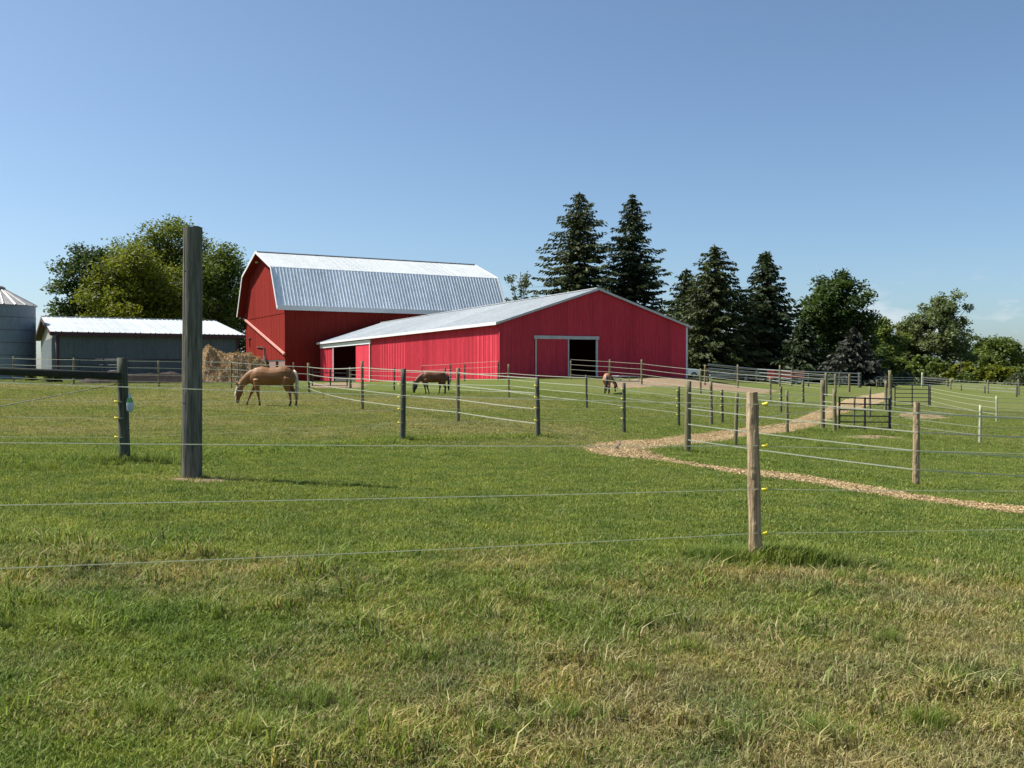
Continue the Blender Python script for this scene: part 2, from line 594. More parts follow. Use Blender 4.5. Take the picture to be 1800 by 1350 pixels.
M['chips'] = chip_mat('chips', 'bed')
M['chip'] = chip_mat('chip', 'single')
M['dirt'] = mat_var('dirt', (.17, .115, .062), (.27, .19, .11), (1, 1, 1), 3, .95, bs=.6, bd=.05)

# ------------------------------------------------------------------ ground
PATH_UP = [(1024, 790), (1044, 782), (1089, 776.5), (1155, 774), (1200, 766.5), (1255, 760), (1311, 753), (1350, 749), (1385, 744),
           (1427, 725), (1462, 713), (1492, 701), (1520, 694.5), (1555, 690)]
PATH_DN = [(1562, 704), (1529, 714), (1473, 729.5), (1450, 741), (1427, 752), (1384, 760.5), (1333, 764), (1289, 771.5), (1222, 781),
           (1178, 785.5), (1131, 791.5)]
PATH_LU = [(1146, 800), (1193, 812), (1244, 821), (1311, 828), (1400, 836), (1450, 844), (1543, 860), (1613, 873), (1707, 885),
           (1800, 894), (1900, 905)]
PATH_LD = [(1900, 922), (1800, 906), (1683, 891), (1590, 879), (1520, 867.5), (1438, 853), (1400, 847), (1311, 836.5), (1222, 821),
           (1193, 816.5), (1144, 809), (1100, 805.5), (1055, 800)]
PATHP = [ground_hit(*p) for p in PATH_UP + PATH_DN + PATH_LU + PATH_LD]
PATH_XY = np.array([(p.x, p.y) for p in PATHP])
PATCHES = [([(1060, 672), (1150, 664), (1230, 667), (1300, 679), (1370, 686), (1350, 692), (1260, 686), (1190, 679), (1120, 681), (1080, 683)], 'bare earth worn along the paddock rail'),
           ([(1470, 767), (1500, 764.5), (1545, 765.5), (1582, 771), (1560, 773.5), (1500, 773)], 'bare patch below the black gate'),
           ([(1573, 727), (1600, 724), (1640, 728), (1668, 735), (1640, 738), (1600, 735), (1578, 733)], 'bare patch beyond the black gate'),
           ([(545, 676), (600, 672.5), (640, 675), (636, 681), (590, 683), (550, 682)], 'bare ground at the barn gate'),
           ([(292, 843), (312, 839), (336, 836.5), (368, 839), (415, 844), (400, 848), (355, 850), (320, 848)], 'scuffed bare earth round the tall wooden pole')]
PATCH_XY = [np.array([(q.x, q.y) for q in (ground_hit(*p) for p in P)]) for P, _ in PATCHES]


def inside(poly, x, y):
    x = np.asarray(x); y = np.asarray(y)
    c = np.zeros(x.shape, bool)
    j = len(poly) - 1
    for i in range(len(poly)):
        xi, yi = poly[i]; xj, yj = poly[j]
        if yi != yj:
            c ^= ((yi > y) != (yj > y)) & (x < (xj - xi) * (y - yi) / (yj - yi) + xi)
        j = i
    return c


def smooth(a, b, x):
    t_ = np.clip((x - a) / (b - a), 0, 1)
    return t_ * t_ * (3 - 2 * t_)


def near_line(x, y, a, b):
    ax, ay = a[0], a[1]; dx, dy = b[0] - ax, b[1] - ay
    t_ = np.clip(((x - ax) * dx + (y - ay) * dy) / (dx * dx + dy * dy), 0, 1)
    return np.hypot(x - ax - t_ * dx, y - ay - t_ * dy)


P219, P708, P946, P1208, P1610 = [ground_hit(*p) for p in ((219, 813), (708, 774), (946, 768), (1208, 795.5), (1610, 853))]
PFRONT = ground_hit(1329, 989)
PPOLE = ground_hit(336, 841)
PSTRAW = ground_hit(1420, 1018)


def dryness(x, y):
    big = fbm(x, y, 2.2, 3, 4)
    mid = fbm(x, y, .55, 9, 3)
    edge = 7.9 + .05 * x + (fbm(x, y, 1.5, 21) - .5) * 1.2        # where the mowing stops
    fore = 1 - smooth(edge - .7, edge + .5, y)
    d = .14 + .10 * (big - .5)
    df = .46 + 1.25 * (big - .5) + 1.0 * (mid - .5) + .07 * np.clip(x, -2.5, 2.5)
    d = d * (1 - fore) + df * fore
    pad = smooth(17.5, 22, y) * (1 - smooth(.5, 5, x + (y - 25) * .05)) * (1 - smooth(48, 62, y))
    d = d * (1 - pad) + (.50 + 1.1 * (fbm(x, y, 5, 31) - .5)) * pad
    far = smooth(24, 34, y) * smooth(0, 5, x)
    d = d * (1 - far) + (.24 + .5 * (fbm(x, y, 7, 41) - .5)) * far
    sp = np.hypot((x - PSTRAW.x) / .55, (y - PSTRAW.y) / .22)
    d = d + 1.3 * np.exp(-sp ** 2)
    d = d + .5 * np.exp(-(np.hypot((x - PPOLE.x - .1) / .6, (y - PPOLE.y + .15) / .4)) ** 2)
    return np.clip(d, 0, 1)


ys = np.concatenate([np.linspace(-40, .5, 12), .5 + np.cumsum(np.linspace(.05, .13, 100)), []])
ys = np.concatenate([ys, np.geomspace(ys[-1] + .14, 170, 260), np.geomspace(176, 3500, 40)])
ss = np.linspace(-1, 1, 241)
ss = np.sign(ss) * (.55 * np.abs(ss) + .45 * np.abs(ss) ** 3)
wid = 9 + .85 * np.abs(ys)
XX = ss[None, :] * wid[:, None]
YY = np.repeat(ys[:, None], len(ss), 1)
ZZ = G(XX, YY)
nr, nc = XX.shape
V = np.stack([XX.ravel(), YY.ravel(), ZZ.ravel()], 1)
ii = (np.arange(nr - 1)[:, None] * nc + np.arange(nc - 1)[None, :]).ravel()
Fq = np.stack([ii, ii + 1, ii + nc + 1, ii + nc], 1)
me = bpy.data.meshes.new('ground')
me.vertices.add(len(V)); me.vertices.foreach_set('co', V.astype(np.float32).ravel())
me.loops.add(Fq.size); me.loops.foreach_set('vertex_index', Fq.astype(np.int32).ravel())
me.polygons.add(len(Fq)); me.polygons.foreach_set('loop_start', np.arange(0, Fq.size, 4, dtype=np.int32))
me.polygons.foreach_set('loop_total', np.full(len(Fq), 4, dtype=np.int32))
at_ = me.attributes.new('dry', 'FLOAT', 'POINT')
at_.data.foreach_set('value', dryness(V[:, 0], V[:, 1]).astype(np.float32))
me.update(calc_edges=True)
me.polygons.foreach_set('use_smooth', [True] * len(Fq))
me.materials.append(M['ground'])
ground = link(bpy.data.objects.new('ground', me))
tag(ground, 'rolling green pasture with dry patches', kind='structure')


def sheet(name, poly, cell, lift, mat, label, wob=.12):
    x0, y0 = poly.min(0) - .2; x1, y1 = poly.max(0) + .2
    gx = np.arange(x0, x1, cell); gy = np.arange(y0, y1, cell)
    cx, cy = np.meshgrid(gx + cell / 2, gy + cell / 2)
    wx = (fbm(cx, cy, .5, 51, 3) - .5) * wob * 2; wy = (fbm(cx, cy, .5, 77, 3) - .5) * wob * 2
    ok = inside(poly, cx + wx, cy + wy)
    idx = -np.ones((len(gy) + 1, len(gx) + 1), int)
    cnt = np.zeros_like(idx)
    J, I = np.where(ok)
    for dj in (0, 1):
        for di in (0, 1):
            np.add.at(cnt, (J + dj, I + di), 1)
    vj, vi = np.where(cnt > 0)
    idx[vj, vi] = np.arange(len(vj))
    vx, vy = x0 + vi * cell, y0 + vj * cell
    inner = cnt[vj, vi] == 4
    vz = G(vx, vy) + np.where(inner, lift + .02 * fbm(vx, vy, .25, 91, 2), -.012)
    fs = np.stack([idx[J, I], idx[J, I + 1], idx[J + 1, I + 1], idx[J + 1, I]], 1)
    me = bpy.data.meshes.new(name)
    me.from_pydata(np.stack([vx, vy, vz], 1).tolist(), [], fs.tolist())
    me.update()
    me.polygons.foreach_set('use_smooth', [True] * len(me.polygons))
    me.materials.append(mat)
    o = link(bpy.data.objects.new(name, me))
    return tag(o, label, kind='structure')


sheet('path', PATH_XY, .08, .012, M['chips'], 'wood chip track forking across the pasture', .16)
for poly, (_, lab) in zip(PATCH_XY, PATCHES):
    sheet('dirt_patch', poly, .07 if poly[:, 1].max() < 20 else .14, .006, M['dirt'], lab, .18 if poly[:, 1].max() < 20 else .9)


# ------------------------------------------------------------------ scattering (grass, chips)
def scatter(name, pos, rot, scl, idx, dry, protos, label):
    coll = bpy.data.collections.new(name + '_kinds')
    for k, p in enumerate(protos):
        p.name = '%s_kind_%02d' % (name, k)
        coll.objects.link(p)
    me = bpy.data.meshes.new(name)
    me.vertices.add(len(pos)); me.vertices.foreach_set('co', pos.astype(np.float32).ravel())
    for nm, ty, arr in (('rot', 'FLOAT_VECTOR', rot), ('scl', 'FLOAT', scl), ('idx', 'INT', idx), ('dry', 'FLOAT', dry)):
        a = me.attributes.new(nm, ty, 'POINT')
        a.data.foreach_set('vector' if ty == 'FLOAT_VECTOR' else 'value', (arr.astype(np.int32) if ty == 'INT' else arr.astype(np.float32)).ravel())
    o = link(bpy.data.objects.new(name, me))
    ng = bpy.data.node_groups.new(name + '_nodes', 'GeometryNodeTree')
    ng.interface.new_socket('Geometry', in_out='INPUT', socket_type='NodeSocketGeometry')
    ng.interface.new_socket('Geometry', in_out='OUTPUT', socket_type='NodeSocketGeometry')
    gi = ng.nodes.new('NodeGroupInput'); go = ng.nodes.new('NodeGroupOutput')
    ip = ng.nodes.new('GeometryNodeInstanceOnPoints')
    ci = ng.nodes.new('GeometryNodeCollectionInfo')
    ci.inputs['Collection'].default_value = coll
    ci.inputs['Separate Children'].default_value = True
    ci.inputs['Reset Children'].default_value = True

    def na(nm, ty):
        n = ng.nodes.new('GeometryNodeInputNamedAttribute'); n.data_type = ty
        n.inputs['Name'].default_value = nm
        return n.outputs['Attribute']
    e2r = ng.nodes.new('FunctionNodeEulerToRotation')
    ng.links.new(na('rot', 'FLOAT_VECTOR'), e2r.inputs[0])
    ng.links.new(gi.outputs[0], ip.inputs['Points'])
    ng.links.new(ci.outputs[0], ip.inputs['Instance'])
    ip.inputs['Pick Instance'].default_value = True
    ng.links.new(na('idx', 'INT'), ip.inputs['Instance Index'])
    ng.links.new(e2r.outputs[0], ip.inputs['Rotation'])
    ng.links.new(na('scl', 'FLOAT'), ip.inputs['Scale'])
    ng.links.new(ip.outputs[0], go.inputs[0])
    md = o.modifiers.new('scatter', 'NODES'); md.node_group = ng
    return tag(o, label, kind='stuff')


def blade_clump(n, h, spread, lean, wd, seed):
    r = np.random.default_rng(seed)
    quads, tints = [], []
    for _ in range(n):
        a = r.uniform(0, 2 * math.pi); rad = spread * math.sqrt(r.random())
        b = np.array([math.cos(a) * rad, math.sin(a) * rad, -.01])
        az = r.uniform(0, 2 * math.pi)
        d = np.array([math.cos(az), math.sin(az), 0]); s = np.array([-d[1], d[0], 0])
        H = h * r.uniform(.55, 1.2); L = lean * r.uniform(.2, 1.3) * H; W = wd * r.uniform(.7, 1.3)
        p1 = b + d * L * .3 + np.array([0, 0, H * .6]); p2 = b + d * L + np.array([0, 0, H * max(.35, 1 - .25 * lean)])
        quads += [b - s * W / 2, b + s * W / 2, p1 + s * W * .42, p1 - s * W * .42,
                  p1 - s * W * .42, p1 + s * W * .42, p2 + s * W * .06, p2 - s * W * .06]
        t_ = r.random(); tints += [t_, t_]
    me = quads_mesh('clump', np.array(quads), 4, M['blade'], np.array(tints))
    return bpy.data.objects.new('clump', me)


def view_points(n, y0, y1, p, half=.70):
    """points spread over the pasture in front of the camera, thinner with distance (area density ~ y^-p)"""
    e = 2 - p
    u = RNG.random(n)
    y = (y0 ** e + u * (y1 ** e - y0 ** e)) ** (1 / e)
    x = (RNG.random(n) * 2 - 1) * (y * half + .4)
    return x, y


def bare(x, y):
    b = inside(PATH_XY, x, y)
    for q in PATCH_XY: b |= inside(q, x, y) & (fbm(x, y, .5, 71, 3) + RNG.normal(0, .12, len(x)) > .42)
    return b


short = [blade_clump(16, .042, .06, .55, .0055, 100 + i) for i in range(6)]
rough = [blade_clump(17, .055, .062, .7, .0054, 200 + i) for i in range(6)]
tall = [blade_clump(18, .14, .06, .8, .0065, 300 + i) for i in range(4)]
flat = [blade_clump(10, .032, .07, 2.2, .0045, 400 + i) for i in range(4)]
x, y = view_points(260000, 2.3, 60, 1.55)
k = ~bare(x, y); x, y = x[k], y[k]
d = dryness(x, y)
fore = 1 - smooth(7.2, 8.4, y)
kind = RNG.integers(0, 6, len(x))
rr = RNG.random(len(x))
kind = np.where(fore > rr, kind + 6, kind)                     # unmown grass in the foreground
thick = fbm(x, y, .45, 61, 3)
kind = np.where((fore > .5) & (rr > .96) & (thick > .55), 12 + kind % 4, kind)
kind = np.where((d > .5) & (RNG.random(len(x)) < .45), 16 + RNG.integers(0, 4, len(x)), kind)
strip = np.minimum(near_line(x, y, (-12, P219.y - .6), P219), near_line(x, y, P219, P708))
strip = np.minimum(strip, near_line(x, y, P708, P946))
strip2 = near_line(x, y, P1208, P1610)
scl = (.75 + .5 * RNG.random(len(x))) * (.7 + .7 * thick) * (1 + smooth(9, 40, y) * .5)
scl *= .80 + .20 * smooth(3.5, 7, y)
scl *= 1 + .8 * np.exp(-(strip / .5) ** 2) + .5 * np.exp(-(strip2 / .5) ** 2)
d = d * (1 - .75 * np.exp(-(strip / .7) ** 2)) * (1 - .5 * np.exp(-(strip2 / .7) ** 2))
rot = np.stack([RNG.normal(0, .12, len(x)), RNG.normal(0, .12, len(x)), RNG.random(len(x)) * 6.283], 1)
pos = np.stack([x, y, G(x, y)], 1)
scatter('grass', pos, rot, scl, kind, d, short + rough + tall + flat, 'short pasture grass, green with straw coloured patches')

# long grass left standing round the posts
tx, ty, ts = [], [], []
for P, rx, ry, n, s in ((PFRONT + Vector((.27, .0, 0)), .17, .08, 380, .85), (PFRONT + Vector((-.20, .04, 0)), .13, .09, 200, .65), (PFRONT + Vector((0, -.06, 0)), .2, .05, 90, .40), (PFRONT + Vector((-.1, .15, 0)), .4, .2, 120, .55),
                        (P219, .5, .25, 150, .9), (PFRONT + Vector((.75, -.25, 0)), .25, .1, 40, .5),
                        (ground_hit(40, 822), .9, .3, 160, .8), (P708, .3, .15, 40, .8), (P1208, .3, .15, 40, .7),
                        (ground_hit(1560, 765), 2.2, .5, 200, 1.0), (ground_hit(1450, 790), 2.0, .5, 160, .9), (ground_hit(1330, 800), 1.6, .4, 120, .8)):
    tx.append(P.x + RNG.normal(0, rx, n)); ty.append(P.y + RNG.normal(0, ry, n)); ts.append(np.full(n, s) * RNG.uniform(.6, 1.15, n))
for q, n in (((375, 1205), 40), ((60, 1095), 30), ((120, 1112), 40), ((560, 1240), 40), ((450, 1295), 36), ((985, 1262), 40), ((1105, 1195), 24), ((1290, 1305), 40), ((1440, 1292), 36),
             ((1625, 1275), 36), ((250, 1265), 40), ((860, 1295), 36), ((720, 1160), 24), ((1560, 1130), 24), ((1700, 1210), 30), ((640, 1300), 30), ((1500, 1022), 30), ((300, 1130), 24), ((1210, 1150), 20)):
    P = ground_hit(*q); sp_ = RNG.uniform(.05, .11)
    tx.append(P.x + RNG.normal(0, sp_, n)); ty.append(P.y + RNG.normal(0, sp_ * .8, n)); ts.append(RNG.uniform(.28, .55, n))
tx, ty, ts = map(np.concatenate, (tx, ty, ts))
k = ~bare(tx, ty); tx, ty, ts = tx[k], ty[k], ts[k]
tall2 = [blade_clump(16, .20, .06, .6, .0055, 500 + i) for i in range(4)]
scatter('long_grass', np.stack([tx, ty, G(tx, ty)], 1), np.stack([RNG.normal(0, .1, len(tx)), RNG.normal(0, .1, len(tx)), RNG.random(len(tx)) * 6.28], 1),
        ts, RNG.integers(0, 4, len(tx)), np.full(len(tx), .04), tall2, 'tufts of longer dark grass round the posts and in the foreground')


# wood chips on the track
def chip(seed):
    r = random.Random(seed)
    m = MB(); a, b, c = r.uniform(.012, .024), r.uniform(.005, .010), r.uniform(.002, .004)
    m.box((-a, -b, -c), (a, b, c))
    m.v = [(x + r.uniform(-.004, .004), y + r.uniform(-.003, .003), z + r.uniform(-.002, .002)) for x, y, z in m.v]
    return bpy.data.objects.new('chip', m.mesh('chip', M['chip']))


x, y = view_points(900000, 12, 60, 1.2, .58)
k = inside(PATH_XY, x + RNG.normal(0, .07, len(x)), y + RNG.normal(0, .07, len(x))); x, y = x[k][:70000], y[k][:70000]
scatter('wood_chips', np.stack([x, y, G(x, y) + .020 + RNG.random(len(x)) * .014], 1), np.stack([RNG.normal(0, .22, len(x)), RNG.normal(0, .22, len(x)), RNG.random(len(x)) * 6.28], 1),
        RNG.uniform(.5, 1.05, len(x)), RNG.integers(0, 6, len(x)), np.zeros(len(x)), [chip(i) for i in range(6)], 'tan wood chips spread over the track')


# ------------------------------------------------------------------ building helpers
def frame(root_loc, ex):
    """rotation about z so that local +x points along ex"""
    return math.atan2(ex[1], ex[0])


def ribbed(mb, p0, du, dv_list, length, pitch, rib, nrm, phase=0.0):
    pass


def ribbed_panel(u0, u1, bot, top, pitch, rib, place, thick=.01):
    """sheet between u0..u1 with trapezoid ribs; bot/top: functions of u; place(u, v, w)->3d point"""
    us = [(u0, 0)]
    k = math.ceil((u0 + 1e-6) / pitch)
    while k * pitch < u1 - .05:
        c = k * pitch
        if c - .04 > u0 + .005:
            us += [(c - .04, 0), (c - .018, rib), (c + .018, rib), (c + .04, 0)]
        k += 1
    us += [(u1, 0)]
    m = MB()
    vs, fs = [], []
    for u, w_ in us:
        vs.append(place(u, bot(u), w_)); vs.append(place(u, top(u), w_))
    n = len(us)
    for i in range(n - 1):
        fs.append((2 * i, 2 * i + 2, 2 * i + 3, 2 * i + 1))
    # back sheet so that the panel has thickness
    kb = len(vs)
    for u in (u0, u1):
        vs.append(place(u, bot(u), -thick)); vs.append(place(u, top(u), -thick))
    fs += [(kb, kb + 1, kb + 3, kb + 2), (0, 1, kb + 1, kb), (2 * n - 2, kb + 2, kb + 3, 2 * n - 1)]
    m.add(vs, fs)
    return m


def solve_u(px, O, ex):
    """distance along horizontal direction ex from O where the photo column px meets it"""
    k = (px - CX) / F
    return (k * O[1] - O[0]) / (ex[0] - k * ex[1])


def zat(py, D):
    return EYE + ray(CX, py).z * D


# ------------------------------------------------------------------ pole barn
ex = Vector((.912, .41, 0)).normalized(); ey = Vector((-ex.y, ex.x, 0))
A = at(879.5, 664, 74.0)
O = Vector((A.x, A.y, 0))
W_ = solve_u(1206, O, ex)
L_ = solve_u(563, O, ey)
ZE = zat(565.5, 74.0)                              # wall top
ZR = zat(509.5, (O + ex * W_ / 2).y)
root = empty('pole_barn', O, frame(O, ex), 'long bright red metal pole barn with pale low gable roof', 'barn')
ZB = -.15
uD0, uD1, uD2 = (solve_u(p, O, ex) for p in (941, 998, 1047.5))
DH = zat(596, (O + ex * uD1).y)


def gtop(u):
    return ZE + (ZR - ZE) * (1 - abs(u - W_ / 2) / (W_ / 2))


# gable end facing the camera: upright panels, broken by the doorway
edges = [0]
step = .86
while edges[-1] + step < W_ - .3: edges.append(edges[-1] + step)
edges.append(W_)
edges = sorted([e for e in edges if min(abs(e - uD1), abs(e - uD2)) > .25] + [uD1, uD2])
for a, b in zip(edges[:-1], edges[1:]):
    mid = (a + b) / 2
    lo = DH if uD1 - .01 < mid < uD2 + .01 else ZB
    segs = [(a, b)] if not (a < W_ / 2 < b) else [(a, W_ / 2), (W_ / 2, b)]
    for a2, b2 in segs:
        m = ribbed_panel(a2 + .004, b2 - .004, lambda u: lo, lambda u: gtop(u) - .02, .287, .022, lambda u, v, w_: (u, -w_, v))
        m.build('wall_panel', M['red_metal'], root)
# long side lit by the sun, with its doorway near the far end
vD = [solve_u(p, O, ey) for p in (652, 627, 587, 566)]
DH2 = zat(606, (O + ey * vD[1]).y)
v = 0.0
edges = list(np.arange(0, L_ - .3, .91)) + [L_]
edges = sorted([e for e in edges if min(abs(e - vD[1]), abs(e - vD[2])) > .25] + [vD[1], vD[2]])
for a, b in zip(edges[:-1], edges[1:]):
    mid = (a + b) / 2
    lo = DH2 if vD[1] - .01 < mid < vD[2] + .01 else ZB
    m = ribbed_panel(a + .004, b - .004, lambda u: lo, lambda u: ZE - .02, .3, .038, lambda u, v_, w_: (-w_, u, v_))
    m.build('wall_panel', M['red_metal'], root)
# plain far walls
m = MB(); m.box((W_ - .08, .02, ZB), (W_, L_, ZE - .02)); m.build('back_wall', M['red_metal'], root)
m = MB(); m.add([(.02, L_, ZB), (W_ - .02, L_, ZB), (W_ - .02, L_, ZE), (W_ / 2, L_, ZR - .03), (.02, L_, ZE)], [(0, 1, 2, 3, 4)])
m.build('far_gable', M['red_metal'], root)
m = MB(); m.box((.1, .1, ZB), (W_ - .1, L_ - .1, g1(A.x, A.y) - .25)); m.build('barn_floor', M['dark_in'], root)
# roof sheets
ov, rk = .42, .22
sl_ = (ZR - ZE) / (W_ / 2)
for side in (0, 1):
    for a, b in zip(*(lambda e: (e[:-1], e[1:]))(list(np.arange(-rk, L_ + rk - .3, .91)) + [L_ + rk])):
        if side == 0:
            pl = lambda u, v_, w_: (v_, u, ZE + .10 + v_ * sl_ + w_)
        else:
            pl = lambda u, v_, w_: (W_ - v_, u, ZE + .10 + v_ * sl_ + w_)
        m = ribbed_panel(a + .002, b - .002, lambda u: -ov, lambda u: W_ / 2 + .001, .3, .022, pl, .03)
        m.build('roof_sheet', M['roof_pole'], root)
m = MB(); m.beam((W_ / 2, -rk - .01, ZR + .14), (W_ / 2, L_ + rk + .01, ZR + .14), .36, .05); m.build('ridge_cap', M['roof_white'], root)
m = MB(); m.beam((-ov - .02, -rk, ZE - .13), (-ov - .02, L_ + rk, ZE - .13), .05, .24); m.build('fascia', M['white_trim'], root)
m = MB(); m.box((-ov + .01, -.02, ZE - .17), (-.03, L_, ZE - .15)); m.build('soffit', M['white_trim'], root)
m = MB(); m.beam((W_ + ov + .02, -rk, ZE - .13), (W_ + ov + .02, L_ + rk, ZE - .13), .05, .24); m.build('fascia', M['white_trim'], root)
for s0, s1 in (((-ov, ZE - .1 - ov * sl_), (W_ / 2, ZR + .0)), ((W_ + ov, ZE - .1 - ov * sl_), (W_ / 2, ZR + .0))):
    m = MB(); m.beam((s0[0], -rk - .01, s0[1] + .10), (s1[0], -rk - .01, s1[1] + .05), .05, .17); m.build('rake_trim', M['grey_trim'], root)
for u in (-.03, W_ + .035):
    m = MB(); m.box((u - .07, -.07, ZB), (u + .07, .06, ZE - .05)); m.build('corner_trim', M['white_trim'] if u > 1 else M['red_metal'], root)
# gable sliding door, half open
dr = MB()
for a, b in zip(np.linspace(uD0, uD1, 6)[:-1], np.linspace(uD0, uD1, 6)[1:]):
    q = ribbed_panel(a, b, lambda u: .95, lambda u: DH - .02, .28, .022, lambda u, v_, w_: (u, -.10 - w_, v_)); dr.add(q.v, q.f)
door = dr.build('sliding_door', M['red_metal'], root)
for u in (uD0, uD1):
    m = MB(); m.box((u - .05, -.15, .95), (u + .05, -.08, DH)); m.build('door_edge', M['grey_trim'], door)
m = MB(); m.box((uD2 - .02, -.08, .95), (uD2 + .14, .02, DH)); m.build('door_jamb', M['grey_trim'], root)
m = MB(); m.box((uD0 - .15, -.17, DH - .02), (uD2 + .2, -.05, DH + .24)); m.build('door_track', M['grey_trim'], root)
# side sliding door
dr = MB()
for a, b in zip(np.linspace(vD[1], vD[0], 5)[:-1], np.linspace(vD[1], vD[0], 5)[1:]):
    q = ribbed_panel(a, b, lambda u: .3, lambda u: DH2 - .02, .3, .022, lambda u, v_, w_: (-.10 - w_, u, v_)); dr.add(q.v, q.f)
door = dr.build('sliding_door', M['red_metal'], root)
m = MB(); m.box((-.17, vD[0] - .06, .2), (-.09, vD[0] + .10, DH2)); m.build('door_edge', M['white_trim'], door)
m = MB(); m.box((-.19, vD[0] - .3, DH2 - .05), (-.05, vD[3] + .3, DH2 + .42)); m.build('door_track', M['white_trim'], root)
m = MB(); m.box((-.10, vD[2] - .06, .2), (-.02, vD[2] + .16, DH2)); m.build('door_jamb', M['white_trim'], root)
BARN_C = O + ey * L_

# ------------------------------------------------------------------ gambrel barn
gx = Vector((.875, .484, 0)).normalized(); gy = Vector((-gx.y, gx.x, 0))
k_ = (501 - CX) / F                                # gable corner nearest the pole barn
# put it on that column, 1.2 m behind the pole barn's far end
Cc = BARN_C + gy * 1.2
s_ = solve_u(501, Cc, gx)
GO = Cc + gx * s_
GW = solve_u(433, GO, gy)
GL = 32.6
root = empty('gambrel_barn', (GO.x, GO.y, 0), frame(GO, gx), 'tall old dark red gambrel barn with white and grey metal roof', 'barn')
ov = .75
GE = zat(545, GO.y) + .25
prof_w = GW + 2 * ov
ZEV = zat(542.5, (GO - gx * 1.0).y)
ZBK = zat(470, (GO + gy * 3.2).y)
ZRG = zat(443.5, (GO + gy * GW / 2).y)
BK = 3.3
yl, yr = -ov, GW + ov
prof = [(yl, ZEV), (yl + BK, ZBK), (GW / 2, ZRG), (yr - BK, ZBK), (yr, ZEV)]


def ptop(yv):
    for (a, za), (b, zb) in zip(prof[:-1], prof[1:]):
        if a <= yv <= b: return za + (zb - za) * (yv - a) / (b - a)
    return ZEV


ZLOW = zat(632, GO.y)                              # foot of the red boarding on the gable
rk = 1.15
# gable boards
m = MB()
yv = 0.0
rr = random.Random(3)
while yv < GW - .05:
    b = min(yv + rr.uniform(.24, .36), GW)
    t_ = min(ptop(yv), ptop(b)) - .12; pr = rr.uniform(0, .03)
    tt = [ptop(yv) - .12, ptop(b) - .12]
    zlo = ZLOW + rr.uniform(-.03, .03)
    zs = zat(555, GO.y) + .3
    for lo_, hi_, p_ in ((zlo, (zs, zs), pr), (zs + .06, tt, pr + .05)):
        y0, y1 = yv + .006, b - .006
        m.add([(-p_, y0, lo_), (-p_, y1, lo_), (-p_, y1, hi_[1]), (-p_, y0, hi_[0]), (.05, y0, lo_), (.05, y1, lo_), (.05, y1, hi_[1]), (.05, y0, hi_[0])],
              [(0, 1, 2, 3), (4, 5, 6, 7), (0, 1, 5, 4), (1, 2, 6, 5), (2, 3, 7, 6), (3, 0, 4, 7)])
    yv = b
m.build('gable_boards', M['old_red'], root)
m = MB(); m.add([(.06, .02, ZLOW), (.06, GW - .02, ZLOW)] + [(.06, min(max(a, .02), GW - .02), ptop(min(max(a, .02), GW - .02)) - .15) for a, _ in prof[::-1]], [tuple(range(7))])
m.build('gable_backing', M['dark_in'], root)
m = MB(); m.add([(GL, .02, 0), (GL, GW - .02, 0)] + [(GL, min(max(a, .02), GW - .02), ptop(min(max(a, .02), GW - .02)) - .15) for a, _ in prof[::-1]], [tuple(range(7))])
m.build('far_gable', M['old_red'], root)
# long wall boards in the shade
m = MB(); xv = 0.0
while xv < GL:
    b = min(xv + rr.uniform(.24, .36), GL); p_ = rr.uniform(0, .03)
    m.box((xv + .006, -p_, 1.9), (b - .006, .08, GE)); xv = b
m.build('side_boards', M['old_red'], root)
m = MB(); m.box((.05, -.03, -.1), (GL, .3, 1.9)); m.build('side_footing', M['old_red'], root)
m = MB(); m.box((.05, GW - .2, -.1), (GL, GW, GE)); m.build('back_wall', M['old_red'], root)
# open lower storey: piers and a dark back wall
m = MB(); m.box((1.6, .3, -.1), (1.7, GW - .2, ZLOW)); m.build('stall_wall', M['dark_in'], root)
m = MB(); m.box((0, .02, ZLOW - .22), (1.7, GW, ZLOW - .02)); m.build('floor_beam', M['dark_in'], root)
for a, b in ((.0, 3.2), (4.6, 8.0), (18.6, GW)):
    if b > a:
        m = MB(); m.box((.02, a, -.1), (.5, b, ZLOW - .03)); m.build('pier', M['stone'], root)
# roof sheets, four slopes
segs = [(prof[0], prof[1], 'roof_galv'), (prof[1], prof[2], 'roof_white'), (prof[2], prof[3], 'roof_white'), (prof[3], prof[4], 'roof_galv')]
for (y0, z0), (y1, z1), mt in segs:
    ln = math.hypot(y1 - y0, z1 - z0); dy, dz = (y1 - y0) / ln, (z1 - z0) / ln
    ny, nz = -dz, dy
    pitch = .46 if mt == 'roof_galv' else .30
    rib = .034 if mt == 'roof_galv' else .02
    for a, b in zip(*(lambda e: (e[:-1], e[1:]))(list(np.arange(-rk, GL + .3, .92)) + [GL + .6])):
        pl = lambda u, v_, w_: (u, y0 + dy * v_ + ny * w_, z0 + dz * v_ + nz * w_)
        q = ribbed_panel(a + .002, b - .002, lambda u: -.02, lambda u: ln + .02, pitch, rib, pl, .05)
        q.build('roof_sheet', M[mt], root)
for (y0, z0), (y1, z1), mt in segs:
    m = MB(); m.beam((-rk - .04, y0, z0 - .05), (-rk - .04, y1, z1 - .05), .09, .34); m.build('rake_trim', M['white_trim'], root)
    m = MB(); m.beam((GL + .64, y0, z0 - .05), (GL + .64, y1, z1 - .05), .09, .30); m.build('rake_trim', M['white_trim'], root)
m = MB(); m.beam((-rk, GW / 2, ZRG + .05), (GL + .6, GW / 2, ZRG + .05), .6, .08); m.build('ridge_cap', M['white_trim'], root)
m = MB(); m.beam((-rk, yl - .05, ZEV + .12), (GL + .6, yl - .05, ZEV + .12), .12, .62); m.build('eave_flashing', M['white_trim'], root)
